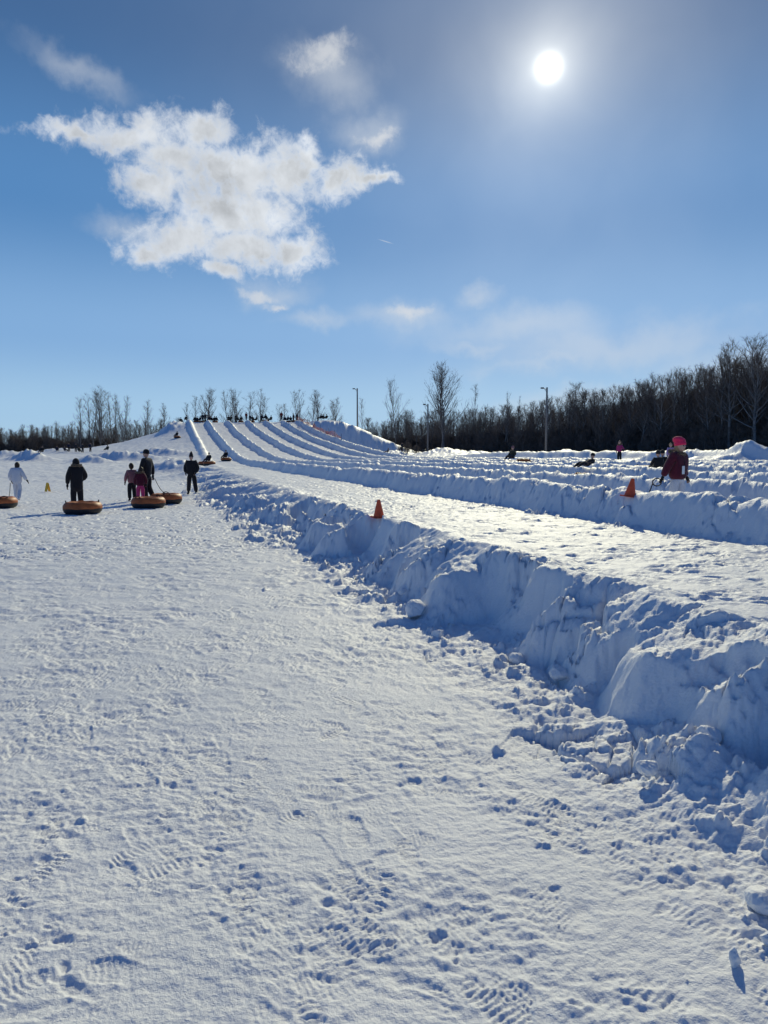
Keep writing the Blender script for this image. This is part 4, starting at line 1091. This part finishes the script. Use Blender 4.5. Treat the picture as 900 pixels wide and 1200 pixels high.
x, y = ground_spot(225, 579.5); person(x, y, face_px(x, y, 165), 1.70, 'lone figure in black with a pointed hat standing legs apart', pose(elL=(-.27, -.02, 1.13), wrL=(-.22, .12, .96), elR=(.27, -.02, 1.13), wrR=(.22, .12, .96), anL=(-.20, .03, .09), knL=(-.15, .04, .5), anR=(.16, -.03, .09)), BLACK, BLACK, BLACK, BLACK, BLACK, None, None, None, bulk=1.3, hat_peak=.10, long_coat=.6)
# tow straps
def tow(p0, p1, label):
    p0, p1 = Vector(p0), Vector(p1); t = strand('tow_strap', [tuple((p1 - p0) * f - Vector((0, 0, .10 * math.sin(f * math.pi)))) for f in np.linspace(0, 1, 9)], .011, STRAP); t.location = p0
    tag(t, label, 'strap', 'tow straps')
xm, ym = ground_spot(173, 588); xf, yf = ground_spot(195, 590)
tow((xm + .30, ym - .05, .86), (xf - .12, yf + .30, .34), 'thin tow strap from the tall man to his tube')
xm, ym = ground_spot(21, 588); xf, yf = ground_spot(-1, 595)
tow((xm - .26, ym + .02, .70), (xf + .20, yf + .25, .33), 'thin tow strap from the person in white to the tube')

# people on the lanes beyond
x, y, z = spot(725, 45); person(x, y, face_px(x, y, 150), 1.25, 'small child in a magenta coat standing on the far snow lanes', pose(elL=(-.30, .0, 1.2), wrL=(-.50, .05, 1.10)), MAGENTA, BLACK, BLACK, BLACK, None, BLOND, None, FUR, kid=.8, bulk=1.1)
x, y, z = spot(784.5, 33); person(x, y, face_px(x, y, 200), 1.05, 'small child in a lilac coat half hidden behind the pink hatted child', STAND, LILAC, LILAC, BLACK, BLACK, None, BLOND, None, None, kid=.8, bulk=1.1, z=z + .15)
x, y, z = spot(687, 25.5); z -= .12
person(x, y, math.radians(125), 1.08, 'child in black lying back with face in the sun on the lanes', LIE, BLACK, BLACK, BLACK, BLACK, BLACK, None, None, None, kid=.7, z=z + .16)
snow_tube(x - .02, y + .05, .2, 'snow tube under the child lying back on the lanes', d=.85, z=z - .20)
for (u, D, lab, hd_) in [(768.5, 24.5, 'dark figure sitting low in a tube just behind the pink hatted child', 20), (777, 25.5, 'smaller dark figure sitting low, half covered by the pink hatted child', -20)]:
    x, y, z = spot(u, D); person(x, y, face_px(x, y, hd_), 1.2, lab, SIT, BLACK, BLACK, BLACK, BLACK, BLACK, None, None, None, kid=.6, z=z + .10, bulk=1.15)
x, y, z = spot(773, 25); snow_tube(x, y + .1, .2, 'snow tube under the dark figures behind the pink hatted child', d=.95, z=z - .12)
x, y, z = spot(756, 31); snow_tube(x, y, .2, 'snow tube edge showing over a ridge beyond the leaning cone', d=1.1, z=z - .05)
x, y, z = spot(599, 44); person(x, y, face_px(x, y, 150), 1.35, 'dark figure with fair hat sitting on a tube at the far lanes', SIT, OLIVE, BLACK, BLACK, BLACK, BROWNP, None, None, None, kid=.5, z=z + .30, bulk=1.2)
snow_tube(x, y, .2, 'snow tube under the dark figure with the fair hat on the far lanes', d=1.1, z=z + .05)
x, y, z = spot(613, 44); snow_tube(x, y, .9, 'dark snow tube lying beside the figure with the fair hat', d=.9, z=z + .22)

# templates for the distant crowd, copied with all their parts
def clone(o, x, y, z, rz, sc, label, group, jk=None, tr=None):
    c = o.copy(); COL.objects.link(c); c.location = (x, y, z); c.rotation_euler = (0, 0, rz); c.scale = (sc,) * 3
    c['label'] = label; c['group'] = group
    for ch in o.children:
        d = ch.copy(); COL.objects.link(d); d.parent = c
        if jk is not None and ch.name.startswith('jacket'): d.data = jk
        if tr is not None and ch.name.startswith('trousers'): d.data = tr
    return c
HILLTOP = 'people waiting along the top of the hill'
lab_top = 'dark clothed person waiting in the row along the hilltop'
rp = random.Random(21)
def top_spot(u):
    # the crest of the hill on this bearing
    k_ = (u - 450) / 832; D = 147.2 / (CT - k_ * ST); x = k_ * D; return x, D, zat(x, D)
x, y, z = top_spot(242); stander = person(x, y, 2.6, 1.75, lab_top, STAND, CHAR, BLACK, BLACK, BLACK, BLACK, None, None, None, group=HILLTOP, bulk=1.15, sub=1)
x, y, z = top_spot(232); sitter = person(x, y, 2.9, 1.7, lab_top, SIT, BLACK, BLACK, BLACK, BLACK, BLACK, None, None, None, group=HILLTOP, bulk=1.2, sub=1)
def recolour(root, part, m):
    o = next(c for c in root.children if c.name.startswith(part)); d = o.data.copy(); d.materials[0] = m; return d
JK = [None, None, None, recolour(stander, 'jacket', NAVY), recolour(stander, 'jacket', REDD)]
JS = [None, None, recolour(sitter, 'jacket', NAVY), recolour(sitter, 'jacket', OLIVE)]
for u in (229.5, 235, 238.5, 245.5, 249, 252, 255, 269, 271.5, 277, 281, 284, 290.5, 294, 297, 301, 306.5, 311, 314, 317, 331.5, 334, 337.5, 341, 344, 349.5, 213, 220, 376, 379, 383):
    x, y, z = top_spot(u + rp.uniform(-.5, .5)); y += rp.uniform(-.6, .9); z = zat(x, y)
    big = rp.random() < .38 or u in (242, 277, 331.5, 306.5, 201.5)
    o = stander if big else sitter
    clone(o, x, y, z + (0 if big else .12), rp.uniform(2.2, 4.0), rp.uniform(.92, 1.05) * (1 if big else 1.05), lab_top, HILLTOP, rp.choice(JK) if big else rp.choice(JS))
for u in (231, 236.5, 253, 283, 296, 313, 339, 345):
    x, y, z = top_spot(u); snow_tube(x, y + .5, rp.uniform(0, 3), 'snow tube among the people waiting along the hilltop', 'tubes on the hilltop', d=1.15, z=z + .02) if u == 231 else None
tube0 = next(o for o in COL.objects if o.type == 'EMPTY' and o.get('group') == 'tubes on the hilltop')
for u in (236.5, 253, 283, 296, 313, 339, 345):
    x, y, z = top_spot(u); clone(tube0, x, y + .4, z, rp.uniform(0, 6), 1.0, 'snow tube among the people waiting along the hilltop', 'tubes on the hilltop')
# walkers on the gentle slope
SLOPE = 'people on the gentle slope'
for (u, v, kind, lab) in [(49, 530.5, 'sit', 'dark figure lowest in the line along the gentle slope, close to the trees'), (67, 528.5, 'sit', 'dark seated figure second up the line on the gentle slope'), (76.5, 528.5, 'sit', 'dark seated figure in the close pair on the gentle slope'),
                          (81, 528.5, 'stand', 'dark standing figure in the close pair on the gentle slope'), (89, 529, 'stand', 'standing figure on the downhill side of the trio on the slope'), (93, 529.5, 'sit', 'seated figure in the middle of the trio on the slope'),
                          (97, 529.5, 'stand', 'paler standing figure on the uphill side of the trio on the slope'), (106, 529, 'stand', 'single dark figure standing highest in the line on the slope'), (125.5, 527.5, 'sit', 'dark hunched figure alone farther up the gentle slope'),
                          (471, 529.5, 'stand', 'dark figure climbing the shoulder of the hill near the shrubs'), (454, 530, 'sit', 'dark bundle sitting on the snow below the hill shoulder')]:
    x, D = hit(u, v + .8); z = zat(x, D)
    clone(stander if kind == 'stand' else sitter, x, D, z + (0 if kind == 'stand' else -.1), rp.uniform(0, 6), .85 if u != 454 else .55, lab, SLOPE, rp.choice(JK) if kind == 'stand' else rp.choice(JS))
# riders on the hill
for (u, v, D, lab) in [(244, 543, 92, 'rider lying on a tube near the bottom of the first lane'), (264, 538, 100, 'rider on a tube halfway down the second lane'), (207, 511, 139, 'dark rider crouched on a sled at the edge of the hill')]:
    x, D = hit(u, v + 2.5); z = zat(x, D); c = clone(sitter, x, D, z + .15, 2.8, .85, lab, 'riders on the hill')
    clone(tube0, x + .1, D, z, 1.0, 1.0, 'snow tube carrying the ' + lab.replace('rider lying on a tube', 'rider').replace('rider on a tube', 'rider'), 'tubes under riders')
x, y = hit(239.5, 545.5); clone(tube0, x, y, zat(x, y), 1.4, 1.0, 'empty snow tube linked behind the rider at the bottom of the first lane', 'tubes under riders')
